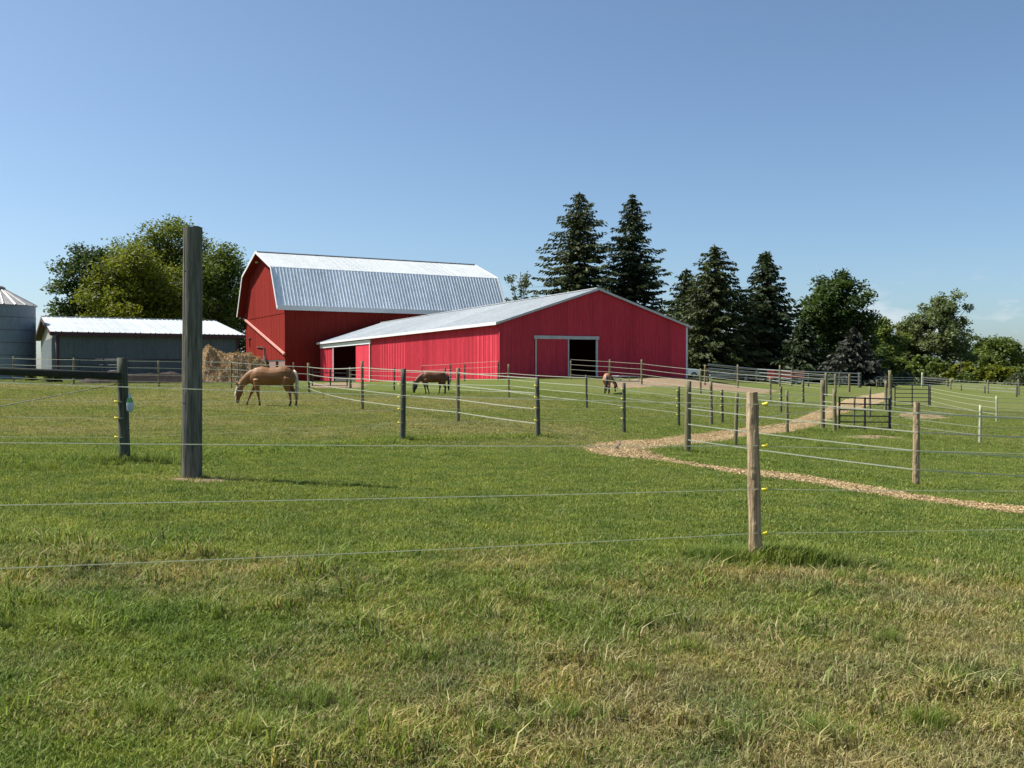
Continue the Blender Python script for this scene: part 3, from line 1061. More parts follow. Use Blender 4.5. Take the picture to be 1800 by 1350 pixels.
# soffit boards under the gable overhang
for (y0, z0), (y1, z1), mt in segs:
    m = MB(); m.add([(-rk, y0, z0 - .16), (0, y0, z0 - .16), (0, y1, z1 - .16), (-rk, y1, z1 - .16)], [(0, 1, 2, 3)]); m.build('soffit', M['old_red'], root)


def on_gable(px, py, out=.1):
    yv = solve_u(px, GO, gy)
    return Vector((-out, yv, zat(py, (GO + gy * yv).y)))


m = MB(); m.beam(on_gable(431.5, 560, .25), on_gable(504.5, 622, .35) , .22, .26); m.build('conveyor_rail', mat_var('rail_pink', (.55, .24, .20), (.62, .30, .26), (1, 1, 1), 2, .7), root)
P1, P2 = on_gable(455.5, 456, .3), on_gable(456, 462, .3)
m = MB(); m.tube([P1, (P1 + P2) / 2, P2], [.12, .34, .25], 10); m.build('barn_lamp', M['white_trim'], root, True)
m = MB(); m.beam(on_gable(456, 456.5, .1), on_gable(464, 456.5, .1), .12, .12); m.build('lamp_bracket', M['steel'], root)
m = MB(); m.tube([on_gable(466.5, 612, .15), on_gable(468.5, 625, .35), on_gable(471, 634, .45), on_gable(473, 640, .45)], [.09, .12, .28, .16], 8); m.build('winch_arm', M['gate_black'], root)
m = MB(); m.beam(on_gable(453, 610, .12), on_gable(466, 610.5, .2), .10, .12); m.build('door_hinge', M['steel'], root)
m = MB(); m.beam(on_gable(440, 596, .09), on_gable(440.2, 610, .09), .10, .10); m.beam(on_gable(437, 595, .09), on_gable(442, 595, .09), .10, .10); m.build('door_latch', M['maroon_trim'], root)

# ------------------------------------------------------------------ grey shed
sx = Vector((.874, .486, 0)).normalized(); sy = Vector((-sx.y, sx.x, 0))
SO = at(88.5, 600, 60.0); SO = Vector((SO.x, SO.y, 0))
SL = solve_u(432, SO, sx)
SW = solve_u(60.5, SO, sy)
root = empty('machine_shed', (SO.x, SO.y, 0), frame(SO, sx), 'low dark grey shed with bright ribbed white roof', 'shed')
SE = zat(583.5, 60.0); SR = zat(557.5, (SO + sy * SW / 2).y)
rk, ov = .45, .45
sgb = .7
ssl = (SR - SE) / (SW / 2)
# walls are set in from the roof edge
for a, b in zip(np.linspace(rk, SL - rk, 13)[:-1], np.linspace(rk, SL - rk, 13)[1:]):
    m = ribbed_panel(a + .005, b - .005, lambda u: .2, lambda u: SE + .02, .26, .016, lambda u, v_, w_: (u, ov - w_, v_)); m.build('wall_panel', M['slate_wall'], root)
m = MB(); m.box((rk + .02, ov - .03, .2), (SL - rk - .02, ov - .02, .9)); m.build('skirt_board', M['slate_wall'], root)
m = MB(); m.box((rk + .02, ov - .035, 2.28), (SL - rk - .02, ov - .018, 2.33)); m.build('seam_strip', M['maroon_trim'], root)
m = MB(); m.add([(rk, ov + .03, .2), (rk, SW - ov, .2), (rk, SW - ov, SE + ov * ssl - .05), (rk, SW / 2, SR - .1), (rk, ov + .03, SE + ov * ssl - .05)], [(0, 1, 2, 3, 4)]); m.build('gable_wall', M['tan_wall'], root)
m = MB(); m.add([(SL - rk, ov + .03, .2), (SL - rk, SW - ov, .2), (SL - rk, SW - ov, SE), (SL - rk, SW / 2, SR - .1), (SL - rk, ov + .03, SE)], [(0, 1, 2, 3, 4)]); m.build('far_gable', M['slate_wall'], root)
m = MB(); m.box((rk, SW - ov, .2), (SL - rk, SW - ov + .05, SE)); m.build('back_wall', M['slate_wall'], root)
m = MB(); m.box((rk - .04, 1.5, .3), (rk + .05, SW - 1.6, SE - .2)); m.build('bin_shade_panel', M['slate_wall'], root)  # dark sheet standing in for the grain bin's shadow on the gable
for u in (rk, SL - rk):
    m = MB(); m.box((u - .07, ov - .06, .2), (u + .07, ov + .07, SE)); m.build('corner_trim', M['maroon_trim'], root)
for side in (0, 1):
    for a, b in zip(np.linspace(0, SL, 14)[:-1], np.linspace(0, SL, 14)[1:]):
        if side == 0: pl = lambda u, v_, w_: (u, v_, SE + .03 + v_ * ssl + w_)
        else: pl = lambda u, v_, w_: (u, SW - v_, SE + .03 + v_ * ssl + w_)
        m = ribbed_panel(a + .002, b - .002, lambda u: 0, lambda u: SW / 2, .31, .04, pl, .03); m.build('roof_sheet', M['roof_white'], root)
m = MB(); m.beam((-.02, SW / 2, SR + .07), (SL + .02, SW / 2, SR + .07), .3, .04); m.build('ridge_cap', M['roof_white'], root)
m = MB(); m.beam((0, .03, SE - .10), (SL, .03, SE - .10), .05, .22); m.build('fascia', M['maroon_trim'], root)
for s_ in (0, SL):
    for y0 in (0, SW):
        m = MB(); m.beam((s_, y0, SE - .10), (s_, SW / 2, SR - .10), .05, .22); m.build('rake_trim', M['maroon_trim'], root)
m = MB(); m.add([(.0, 0, SE - .06), (rk, 0, SE - .06), (rk, SW / 2, SR - .06), (0, SW / 2, SR - .06), (0, SW, SE - .06), (rk, SW, SE - .06)], [(0, 1, 2, 3), (3, 2, 5, 4)]); m.build('soffit', M['maroon_trim'], root)

# ------------------------------------------------------------------ grain bin
BD = 63.0
bx = at(-1, 640, BD)
br = 58.0 / F * BD
bz0, bz1, bz2 = g1(bx.x, bx.y) - .1, zat(537, BD), zat(506, BD)
root = empty('grain_bin', (bx.x, bx.y, 0), 0, 'round grey steel grain bin with cone roof', 'grain bin')
nb = 6
for k in range(nb):
    z0 = bz0 + (bz1 - bz0) * k / nb; z1 = bz0 + (bz1 - bz0) * (k + 1) / nb
    m = MB(); rings = []
    nz = 8
    for j in range(nz + 1):
        q = br + .012 * math.sin(j * math.pi) + (.012 if j % 2 else 0) - .004 * (k % 2)
        zz = z0 + (z1 - z0) * j / nz
        rings.append([(q * math.cos(2 * math.pi * i / 48), q * math.sin(2 * math.pi * i / 48), zz) for i in range(48)])
    m.loft(rings, False); m.build('wall_ring', M['bin_metal'], root, True)
    m = MB(); rings = [[((br + e) * math.cos(2 * math.pi * i / 48), (br + e) * math.sin(2 * math.pi * i / 48), z1 + dz) for i in range(48)] for e, dz in ((.012, -.03), (.022, -.02), (.022, .01), (.012, .02))]
    m.loft(rings, False); m.build('seam_band', M['steel'], root)
for k in range(20):
    a0, a1 = 2 * math.pi * k / 20, 2 * math.pi * (k + 1) / 20
    m = MB(); r0, r1 = br + .12, .35
    P = lambda r_, a, z: (r_ * math.cos(a), r_ * math.sin(a), z)
    z0, z1 = bz1 - .03, bz2 - .1
    e = .03
    m.add([P(r0, a0 + .01, z0), P(r0, a1 - .01, z0), P(r1, a1, z1), P(r1, a0, z1), P(r0, a1 - e, z0 + .07), P(r1, a1 - .1, z1 + .05), P(r0, a1 - 2 * e, z0), P(r1, a1 - .2, z1)],
          [(0, 6, 7, 3), (6, 4, 5, 7), (4, 1, 2, 5)])
    m.build('roof_panel', M['bin_roof'], root)
m = MB(); m.tube([(0, 0, bz2 - .15), (0, 0, bz2 + .02), (0, 0, bz2 + .12)], [.4, .38, .2], 16); m.build('roof_cap', M['steel'], root)
m = MB()
for k in range(12): m.beam((br * math.cos(-1.9) * 1.02 - .2, br * math.sin(-1.9) * 1.03, bz0 + .5 + k * .35), (br * math.cos(-1.9) * 1.02 + .2, br * math.sin(-1.9) * 1.03, bz0 + .5 + k * .35), .03, .03)
for s_ in (-.2, .2): m.beam((br * math.cos(-1.9) * 1.02 + s_, br * math.sin(-1.9) * 1.03, bz0 + .2), (br * math.cos(-1.9) * 1.02 + s_, br * math.sin(-1.9) * 1.03, bz1), .03, .03)
m.build('ladder', M['steel'], root)


# ------------------------------------------------------------------ trees
def leaf_quads(c, size, rng, flat=.5, asp=.6):
    n = len(c)
    nv = rng.normal(size=(n, 3)); nv[:, 2] = np.abs(nv[:, 2]) + flat
    nv /= np.linalg.norm(nv, axis=1)[:, None]
    t_ = np.cross(nv, rng.normal(size=(n, 3))); t_ /= np.linalg.norm(t_, axis=1)[:, None]
    b = np.cross(nv, t_)
    s = (size * rng.uniform(.6, 1.3, n))[:, None]
    V = np.stack([c + t_ * s, c + b * s * asp, c - t_ * s, c - b * s * asp], 1)
    return V.reshape(-1, 3)


def broad_tree(name, px, D, top, rpx, leaf, label, seed, n=11000, base=.18, clumps=70, lsize=.26, squash=1.0, trunk=.35, group=None, lean=0, gap=.0, shape=None):
    rng = np.random.default_rng(seed)
    x = (px - CX) / F * D
    z0 = g1(x, D)
    H = zat(top, D) - z0
    Rr = rpx / F * D
    root = empty(name, (x, D, z0), rng.uniform(0, 6.28), label, 'tree', group)
    # clump centres inside an uneven egg-shaped envelope
    zc = H * (base + (1 - base) * .5); hz = H * (1 - base) * .5
    cs, rs = [], []
    while len(cs) < clumps:
        d = rng.normal(size=3); d /= np.linalg.norm(d)
        q = rng.uniform(.10, .92) ** .55
        wob = 1 + .22 * math.sin(3 * math.atan2(d[1], d[0]) + seed) + .15 * math.sin(5 * d[2] + seed * 2)
        w_ = Rr * wob * (1 - .25 * max(d[2], 0)) * (1 if shape is None else shape(d[2] * q))
        p = np.array([d[0] * q * w_, d[1] * q * w_, zc + d[2] * q * hz * (.97 if d[2] > 0 else 1)])
        r_ = rng.uniform(.17, .32) * min(Rr, hz * 1.2) * squash
        if p[2] + r_ > H: p[2] = H - r_ * .9
        if math.hypot(p[0], p[1]) + r_ > Rr * 1.18: continue
        cs.append(p); rs.append(r_)
    cs, rs = np.array(cs), np.array(rs)
    wgt = rs ** 2 / (rs ** 2).sum()
    k = rng.choice(len(cs), n, p=wgt)
    d = rng.normal(size=(n, 3)); d /= np.linalg.norm(d, axis=1)[:, None]
    d[:, 2] *= .75
    rad = rs[k] * (rng.uniform(0, 1, n) ** .42) * rng.uniform(.75, 1.12, n) * (1 + .25 * np.sin(5 * d[:, 0] + k) * np.sin(6 * d[:, 2] + 2 * k))
    c = cs[k] + d * rad[:, None]
    stray = rng.random(n) < .06
    c[stray] += rng.normal(size=(stray.sum(), 3)) * .35
    tint = np.clip(rng.random(len(cs))[k] * .5 + rng.random(n) * .5, 0, 1)
    V = leaf_quads(c, lsize, rng)
    link(bpy.data.objects.new('crown', quads_mesh('crown', V, 4, M[leaf], tint)), root)
    # trunk and limbs
    m = MB()
    tr = [Vector((0, 0, -.4)), Vector((.1, 0, H * .15)), Vector((.15 * Rr * .3, 0, H * .4)), Vector((0, .1, H * .7)), Vector((0, 0, H * .9))]
    m.tube(tr, [trunk * 1.3, trunk, trunk * .75, trunk * .4, .05], 9, jit=.06, seed=seed)
    tk = m.build('trunk', M['bark'], root, True)
    m = MB()
    for i in rng.choice(len(cs), min(len(cs), 34), replace=False):
        e = Vector(cs[i]); hz_ = max(H * .12, min(H * .75, e.z * .62))
        s_ = Vector((0, 0, hz_)); mid = s_.lerp(e, .5) + Vector((0, 0, -.04 * H * .3))
        m.tube([s_, mid, e], [trunk * .32, trunk * .18, .03], 5, cap=False, seed=int(i))
    m.build('limbs', M['bark'], root, True)
    return root


def spruce(name, px, D, top, rpx, leaf, label, seed, nb=62, base=.04, droop=.35, two=False, group=None, dens=1.15, low=1.0, power=.8):
    rng = np.random.default_rng(seed)
    x = (px - CX) / F * D
    z0 = g1(x, D)
    H = zat(top, D) - z0
    Rr = rpx / F * D
    root = empty(name, (x, D, z0), rng.uniform(0, 6.28), label, 'tree', group)
    m = MB(); m.tube([(0, 0, -.4), (0, 0, H * .3), (0, 0, H * .7), (0, 0, H * .99)], [.38, .28, .14, .02], 8, jit=.05, seed=seed)
    if two: m.tube([(0, 0, H * .80), (.5, .45, H * .86), (.62, .55, H * .97)], [.1, .07, .02], 6)
    m.build('trunk', M['bark'], root, True)
    C, S, T, TN = [], [], [], []
    br = MB()
    sect = 1 + .26 * np.sin(np.arange(9) * 2.4 + seed * 1.7)
    for i in range(nb):
        f = base + (1 - base) * ((i + rng.random() * .6) / nb)
        Lmax = Rr * ((1 - f) ** power) * (low if f < .2 else 1) * 1.05 + .12
        if .1 < f < .85 and rng.random() < .10: continue
        Lmax *= rng.uniform(.84, 1.12)
        nbr = int(rng.integers(6, 9)) if f < .9 else 5
        a0 = rng.uniform(0, 6.28)
        for j in range(nbr):
            a = a0 + 6.283 * j / nbr + rng.normal(0, .18)
            L = Lmax * rng.uniform(.62, 1.12) * (1.28 if rng.random() < .10 else 1) * sect[int(a / 6.2832 * 9) % 9]
            zb = H * f
            npt = max(4, int(L / .34 * dens))
            dirv = np.array([math.cos(a), math.sin(a), 0])
            side = np.array([-math.sin(a), math.cos(a), 0])
            if L > 1.6 and rng.random() < .3:
                br.tube([(0, 0, zb), tuple(dirv * L * .5 + np.array([0, 0, zb - droop * L * .22])), tuple(dirv * L * .92 + np.array([0, 0, zb - droop * L * .3]))], [.05, .035, .012], 4, cap=False)
            for q in range(npt):
                s = (q + .6) / npt
                zz = zb - droop * L * (s * .95 - .55 * s * s * s)
                w_ = .30 * L * (1 - s * .75) * .55 + .1
                for _ in range(4):
                    off = rng.uniform(-1, 1)
                    c = dirv * (L * s) + side * off * w_ + np.array([0, 0, zz - abs(rng.normal(0, .16)) - .10 * abs(off)])
                    # hanging twig: long axis outwards/sideways and down
                    tdir = dirv * rng.uniform(.3, 1) + side * off * 1.1 + np.array([0, 0, -rng.uniform(.05, .75)])
                    C.append(c); T.append(tdir); S.append(rng.uniform(.26, .52) * (.75 + .5 * (1 - f))); TN.append(rng.random())
    # leader tip
    for q in range(26):
        s = q / 26
        for lead in ([(0, 0)] if not two else [(0, 0), (.62, .55)]):
            C.append(np.array([lead[0] + rng.normal(0, .10), lead[1] + rng.normal(0, .10), H * (.93 + .07 * s) * (1 if lead[0] == 0 else .985)])); T.append(np.array([rng.normal(0, .5), rng.normal(0, .5), .7])); S.append(.22); TN.append(rng.random())
    C, T, S, TN = np.array(C), np.array(T), np.array(S), np.array(TN)
    T /= np.linalg.norm(T, axis=1)[:, None]
    Bv = np.cross(T, rng.normal(size=C.shape)); Bv /= np.linalg.norm(Bv, axis=1)[:, None]
    s = S[:, None]
    V = np.stack([C + T * s, C + Bv * s * .36, C - T * s * .8, C - Bv * s * .36], 1).reshape(-1, 3)
    link(bpy.data.objects.new('crown', quads_mesh('crown', V, 4, M[leaf], TN)), root)
    if br.v: br.build('branches', M['bark'], root, True)
    return root


broad_tree('maple_tree', 160, 152, 416, 74, 'leaf_dark', 'dark green maple nearest the grain bin, left of the yellowish maple', 1, n=30000, clumps=130, base=.04, squash=1.25)
broad_tree('maple_tree', 296, 166, 371, 105, 'leaf_olive', 'tallest maple, its top rising behind the wooden pole', 2, n=38000, squash=1.15, clumps=170, base=.08)
broad_tree('maple_tree', 243, 147, 410, 106, 'leaf_yellow', 'yellowish green maple directly behind the grey shed', 3, n=34000, clumps=170, base=.05)
broad_tree('maple_tree', 385, 158, 420, 84, 'leaf_mid', 'green maple touching the left edge of the gambrel barn', 4, n=32000, squash=1.2, clumps=140, base=.05)
broad_tree('poplar_tree', 915, 152, 457, 36, 'leaf_grey', 'thin airy tree showing sky between gambrel roof and spruces', 5, n=1700, clumps=42, base=.2, lsize=.24, trunk=.22)
spruce('spruce_tree', 1018, 142, 337, 108, 'needle_olive', 'left one of the two tallest spruces behind the pole barn', 11, nb=64, power=.56, droop=.28)
spruce('spruce_tree', 1111, 142, 340, 92, 'needle', 'right one of the two tallest spruces, narrow and pointed', 12, nb=70, power=.62)
spruce('spruce_tree', 1206, 136, 472, 70, 'needle', 'short spruce half hidden at the right corner of the pole barn', 13, nb=44, power=.6)
spruce('spruce_tree', 1256, 124, 430, 94, 'needle_olive', 'broad olive green spruce right of the pole barn', 14, nb=56, power=.55)
spruce('spruce_tree', 1345, 128, 440, 90, 'needle', 'dark spruce with a double tip', 15, nb=58, two=True, power=.6, droop=.42)
broad_tree('maple_tree', 1466, 138, 470, 72, 'leaf_dark', 'big round dark green maple right of the spruces', 6, n=26000, clumps=140, base=.04)
spruce('spruce_tree', 1500, 116, 575, 60, 'needle_grey', 'small greyish spruce in front of the round maple', 16, nb=34, power=.7)
spruce('spruce_tree', 1412, 120, 560, 60, 'needle', 'low dark spruce between the double tipped spruce and the round maple', 17, nb=36, power=.7)
broad_tree('ash_tree', 1552, 165, 556, 46, 'leaf_fresh', 'mid green tree just right of the round maple', 7, n=16000, clumps=95, base=.01)
broad_tree('ash_tree', 1600, 172, 560, 46, 'leaf_pale', 'pale green bushy tree left of the tall airy tree', 8, n=17000, clumps=95, base=.01)
broad_tree('poplar_tree', 1658, 168, 506, 64, 'leaf_pale', 'tall airy pale tree standing alone above the hedge line', 9, n=17000, clumps=120, base=.03, squash=.85)
broad_tree('ash_tree', 1722, 200, 584, 30, 'leaf_dark', 'small bluish dark tree right of the tall airy tree', 21, n=7000, clumps=50, base=.02)
broad_tree('ash_tree', 1765, 176, 588, 52, 'leaf_fresh', 'bushy green tree near the right edge of the picture', 22, n=11000, clumps=70, base=.01)
broad_tree('ash_tree', 1825, 180, 578, 44, 'leaf_fresh', 'green tree cut off by the right edge of the picture', 23, n=9000, clumps=60, base=.01)
broad_tree('ash_tree', 1690, 160, 630, 34, 'leaf_yellow', 'low yellowish thicket under the tall airy tree', 24, n=4500, clumps=36, base=.0, trunk=.15)
broad_tree('ash_tree', 1570, 150, 626, 40, 'leaf_fresh', 'low green thicket behind the tall gate post', 25, n=4500, clumps=36, base=.0, trunk=.15)
broad_tree('ash_tree', 1750, 150, 640, 36, 'leaf_yellow', 'low sunlit thicket behind the far right fence', 26, n=4500, clumps=36, base=.0, trunk=.15)
broad_tree('ash_tree', 1620, 152, 622, 50, 'leaf_fresh', 'low green thicket behind the lone far post', 28, n=7000, clumps=50, base=.0, trunk=.15)
broad_tree('ash_tree', 1530, 150, 610, 40, 'leaf_dark', 'dark thicket behind the small greyish spruce', 29, n=7000, clumps=50, base=.0, trunk=.15)
broad_tree('ash_tree', 1815, 150, 636, 44, 'leaf_fresh', 'low thicket cut off by the right edge of the picture', 30, n=5000, clumps=40, base=.0, trunk=.15)
broad_tree('ash_tree', 1310, 150, 600, 50, 'leaf_dark', 'dark undergrowth between the broad spruce and the double tipped spruce', 27, n=6000, clumps=40, base=.0, trunk=.15)


def bush(px, py, D, rpx, hpx, leaf, label, seed, n=900, group=None):
    rng = np.random.default_rng(seed)
    x = (px - CX) / F * D; z0 = g1(x, D)
    rx, h = rpx / F * D, hpx / F * D
    root = empty('bush', (x, D, z0), 0, label, 'bush', group)
    a = rng.uniform(0, 6.28, n); r_ = rng.random(n) ** .5; zz = rng.random(n)
    rad = rx * (1 - .55 * zz) * (1 + .25 * np.sin(3 * a + seed))
    c = np.stack([np.cos(a) * r_ * rad, np.sin(a) * r_ * rad * .7, zz * h * (1 - .3 * r_)], 1)
    link(bpy.data.objects.new('foliage', quads_mesh('foliage', leaf_quads(c, .09 + .0006 * D, rng), 4, M[leaf], rng.random(n))), root)
    m = MB()
    for _ in range(7):
        q = rng.integers(0, n); m.tube([(0, 0, -.1), tuple(c[q] * .6), tuple(c[q])], [.03, .02, .01], 4, cap=False)
    m.build('stems', M['bark'], root)
    return root


bush(84, 660, 56, 9, 16, 'leaf_pale', 'small pale bush at the left corner of the grey shed', 31, 500)
bush(97, 660, 56.5, 10, 19, 'leaf_mid', 'leafy bush against the end of the grey shed', 32, 600)
bush(54, 660, 58, 10, 14, 'leaf_mid', 'low weed clump at the foot of the grain bin', 33, 400)
for k, (px, D, r_, h) in enumerate(((1530, 122, 20, 20), (1588, 140, 26, 24), (1640, 138, 22, 20), (1700, 150, 26, 22), (1790, 140, 26, 26), (1456, 108, 14, 14))):
    bush(px, 670, D, r_, h, ('leaf_mid', 'leaf_grey', 'leaf_pale')[k % 3],
         ('small bush at the end of the pipe fence', 'grey green bush behind the tall gate post', 'pale bush behind the lone far post', 'bush right of the lone far post',
          'bush by the rightmost far posts', 'little bush beside the pipe fence posts')[k], 40 + k, 900)


# ------------------------------------------------------------------ fences
def post_mesh(h, r, mat, seed, lean=(0, 0), n=12, bury=.35):
    m = MB()
    k = 9
    path = [(lean[0] * (t_ * h) / h, lean[1] * t_, t_ * h) for t_ in np.linspace(-bury / h, 1, k)]
    rad = [r * (1.06 - .12 * i / k) for i in range(k)]
    m.tube(path, rad, n, jit=.05, seed=seed)
    return m


fence_count = [0]


def bark_post(h, r, lean, seed):
    """peeled post with knots, bark flakes and a rough sawn top"""
    rr = random.Random(seed)
    knots = [(rr.uniform(0, 6.28), rr.uniform(.05, .95), rr.uniform(.08, .2), rr.uniform(.25, .5)) for _ in range(22)]
    flakes = [(rr.uniform(0, 6.28), rr.uniform(.0, 1), rr.uniform(.015, .06), rr.uniform(.2, .5), rr.uniform(.03, .08)) for _ in range(60)]
    m = MB(); rings = []; n, k = 40, 64
    for i in range(k):
        t_ = -.25 + 1.25 * i / (k - 1)
        ring_ = []
        for j in range(n):
            a = 2 * math.pi * j / n
            q = r * (1.06 - .12 * t_) * (1 + .03 * math.sin(2 * a + 4 * t_) + rr.uniform(-.012, .012))
            for ka, kt, ks, kw in knots:
                da = (a - ka + math.pi) % (2 * math.pi) - math.pi
                q += r * ks * .6 * math.exp(-(da / kw) ** 2 - ((t_ - kt) / .018) ** 2)
            for fa, ft, fl, fw, fd in flakes:
                da = (a - fa + math.pi) % (2 * math.pi) - math.pi
                if abs(da) < fw and abs(t_ - ft) < fl: q += r * fd
            ring_.append((q * math.cos(a) + lean[0] * t_, q * math.sin(a) + lean[1] * t_, t_ * h + (rr.uniform(-.012, 0) if i == k - 1 else 0)))
        rings.append(ring_)
    m.loft(rings)
    return m



def fence(name, label, posts, strands, mats, strand_mat, strand='tape', ins=None, size=.032, sag=.02, front=True, ext=None, lean=None):
    """posts: (px, base row, top row, width px[, material]); strands: rows of heights, or per-post rows of photo rows (callable)"""
    P, Hs, Rs = [], [], []
    for q in posts:
        g = ground_hit(q[0], q[1])
        P.append(g); Hs.append((q[1] - q[2]) * g.y / F); Rs.append(max(.018, q[3] * g.y / F / 2))
    if ext:
        for where, (dx, dy) in ext:
            b = P[0] if where == 'start' else P[-1]
            n_ = Vector((b.x + dx, b.y + dy, g1(b.x + dx, b.y + dy)))
            if where == 'start': P.insert(0, n_); Hs.insert(0, Hs[0]); Rs.insert(0, Rs[0]); posts = [posts[0]] + list(posts)
            else: P.append(n_); Hs.append(Hs[-1]); Rs.append(Rs[-1]); posts = list(posts) + [posts[-1]]
    root = empty(name, P[len(P) // 2], 0, label, 'fence')
    o0 = P[len(P) // 2]
    pobj = []
    fence_count[0] += 1
    for i, (g, h, r_) in enumerate(zip(P, Hs, Rs)):
        mt = posts[i][4] if len(posts[i]) > 4 else mats
        rr = random.Random(fence_count[0] * 100 + i)
        ln = (rr.uniform(-.03, .03), rr.uniform(-.03, .03)) if not (lean and i in lean) else lean[i]
        m = post_mesh(h, r_, mt, i + fence_count[0] * 31, ln)
        if mt == 'post_light':
            m = bark_post(h, r_, ln, i + fence_count[0] * 31)
        pobj.append(m.build('post', M[mt], root, mt != 'post_light', g - o0))
    for si, hh in enumerate(strands):
        m = MB()
        pts_ = []
        for i, (g, h, r_) in enumerate(zip(P, Hs, Rs)):
            z = hh[i] if hasattr(hh, '__len__') else hh
            off = Vector((0, (-r_ if front else r_) * 1.1, z))
            pts_.append(g + off - o0)
        full = []
        for a, b in zip(pts_[:-1], pts_[1:]):
            nseg = 8
            for t_ in range(nseg):
                s = t_ / nseg
                full.append(a.lerp(b, s) + Vector((0, 0, -sag * (a - b).length / 6 * 4 * s * (1 - s))))
        full.append(pts_[-1])
        if strand == 'tape':
            for a, b in zip(full[:-1], full[1:]): m.beam(a, b, .006, size)
        else:
            m.tube(full, size, 5, cap=True)
        m.build(strand, M[strand_mat], root)
        if ins:
            for i, (pt, g) in enumerate(zip(pts_, P)):
                sx_ = ins[1]
                c = Vector((sx_ * (Rs[i] * .8 + .012), -Rs[i] * .85 - .01, pt.z + o0.z - g.z))
                q = MB(); s = .02 * ins[2]
                q.tube([c + Vector((-sx_ * s, 0, 0)), c + Vector((sx_ * s * .8, 0, 0)), c + Vector((sx_ * s * 1.6, -.004, 0))], [s * .5, s * .8, s * .55], 8)
                q.tube([c + Vector((sx_ * s * 1.2, 0, -s)), c + Vector((sx_ * s * 1.2, 0, s))], s * .55, 7)
                q.build('insulator', M[ins[0]], pobj[i], True)
    return root, P, Hs, Rs


# nearest fence: thin rope on yellow insulators
def rows(P_list, base_rows):
    return base_rows


h4 = [.245, .60, .95, 1.285]
f1, PP, _, _ = fence('rope_fence', 'nearest thin rope fence, with one rough bark-stripped post and yellow insulators',
                     [(1328.5, 989, 688, 20.5, 'post_light')], h4, 'post_light', 'wire', 'rope', ('yellow', 1, .95), .0029, .012, True,
                     [('start', (-5.6, -2.75)), ('end', (6.2, 2.7))], {1: (-.035, 0)})

# second rope fence with the heavy corner post
f2, P2, H2, R2 = fence('rope_fence', 'rope fence from the braced corner post past dark green posts beside the track',
                       [(219, 813, 629, 18.5), (708, 775, 648, 9.5), (946, 768, 665, 8), (1097, 760.5, 673, 6.2), (1193, 749, 679.5, 5.2), (1270, 744, 685, 4.8), (1373, 725, 679, 4), (1412, 711, 668, 4)],
                       [.39, .68, .93, 1.20], 'post_green', 'wire', 'rope', ('yellow', -1, 1.2), .0028, .02, True, [('start', (-4.2, -1.6))])
# brace rail and brace wire of the corner post
o0 = f2.location
c0 = P2[1] - o0; l0 = P2[0] - o0
zr = 1.47 - P2[1].z
m = MB(); m.tube([c0 + Vector((-.02, -.05, zr)), (c0 + l0) / 2 + Vector((0, 0, zr + .02)), Vector((l0.x, l0.y, c0.z + zr + .10))], .058, 10, jit=.04); m.build('brace_rail', M['rail_dark'], f2, True)
m = MB(); m.tube([c0 + Vector((-.06, -.08, zr - .12)), Vector((l0.x, l0.y, l0.z + .15))], .006, 5); m.build('brace_wire', M['steel'], f2)

# white tape round the left paddock
fence('tape_fence', 'white tape fence round the paddock where the palomino grazes',
      [(24, 672, 626, 3), (129.5, 676, 629, 4), (279.5, 680, 634, 3.4), (407, 682, 637, 3), (543, 692, 638, 5), (637, 720, 634.5, 5.5), (805, 742, 646.8, 6.5), (944, 764, 667, 6)],
      [.27, .62, 1.0, 1.36], 'post_tan', 'tape', 'tape', None, .024, .02, True, [('start', (-14, 1))])

# middle paddock tape in front of the pole barn
fence('tape_fence', 'white tape fence of the middle paddock, ending at a corner post by the track',
      [(616, 682, 645.5, 4.5), (693, 686, 646, 3, 'post_green'), (782, 692, 645, 3, 'post_green'), (894.5, 699, 640, 3.5), (1031.5, 718, 659, 4, 'post_green'), (1250.7, 747, 670, 6)],
      [.30, .60, .90, 1.2], 'post_tan', 'tape', 'tape', None, .022, .015, True)

# right-hand tape fence
fence('tape_fence', 'white tape fence running right from the thick round post beside the track fork',
      [(1208.4, 796, 670, 11), (1610, 853, 706, 11, 'post_light')], [.26, .57, .88, 1.19], 'post_tan', 'tape', 'tape', None, .018, .02, True, [('end', (6.0, -.9))])
# along the right side of the track up to the gate
fence('tape_fence', 'tape fence along the right side of the chip track up to the black gate',
      [(1293, 783, 690.7, 6.4), (1384, 762, 686.5, 5.2), (1446, 754, 668, 8), (1467.5, 757, 684, 6.5)], [.32, .62, .95, 1.2], 'post_tan', 'tape', 'tape', None, .022, .02, True)
fence('tape_fence', 'tape fence crossing the right pasture past the pale wavy post',
      [(1564.5, 757, 697, 4, 'gate_black'), (1722.5, 778, 712, 5, 'post_pale')], [.25, .52, .86, 1.05], 'post_pale', 'tape', 'tape', None, .020, .02, True, [('end', (7.5, -.8))])
fence('tape_fence', 'tape fence crossing the right pasture behind the pale wavy post',
      [(1635, 714, 677, 2.5, 'gate_black'), (1752, 741, 696, 3, 'post_pale')], [.35, .65, .95, 1.15], 'post_pale', 'tape', 'tape', None, .018, .02, True, [('end', (10, -1.5))])
fence('tape_fence', 'tape fence behind the gates, along the far side of the track',
      [(1500.6, 749, 697, 3.5), (1529, 735, 679, 4), (1556.6, 722, 669, 5), (1565, 718, 651, 6)], [.4, .75, 1.1], 'post_tan', 'tape', 'tape', None, .02, .02, True)
fence('tape_fence', 'tape fence from the gable of the pole barn down to the far paddock posts',
      [(1003, 667, 634, 3), (1071.5, 672, 632, 3.4), (1128, 677, 632, 3.6), (1231.5, 692, 648, 3.6), (1354.4, 708, 663, 3.6)], [.35, .75, 1.12, 1.5], 'post_tan', 'tape', 'tape', None, .022, .015, True)
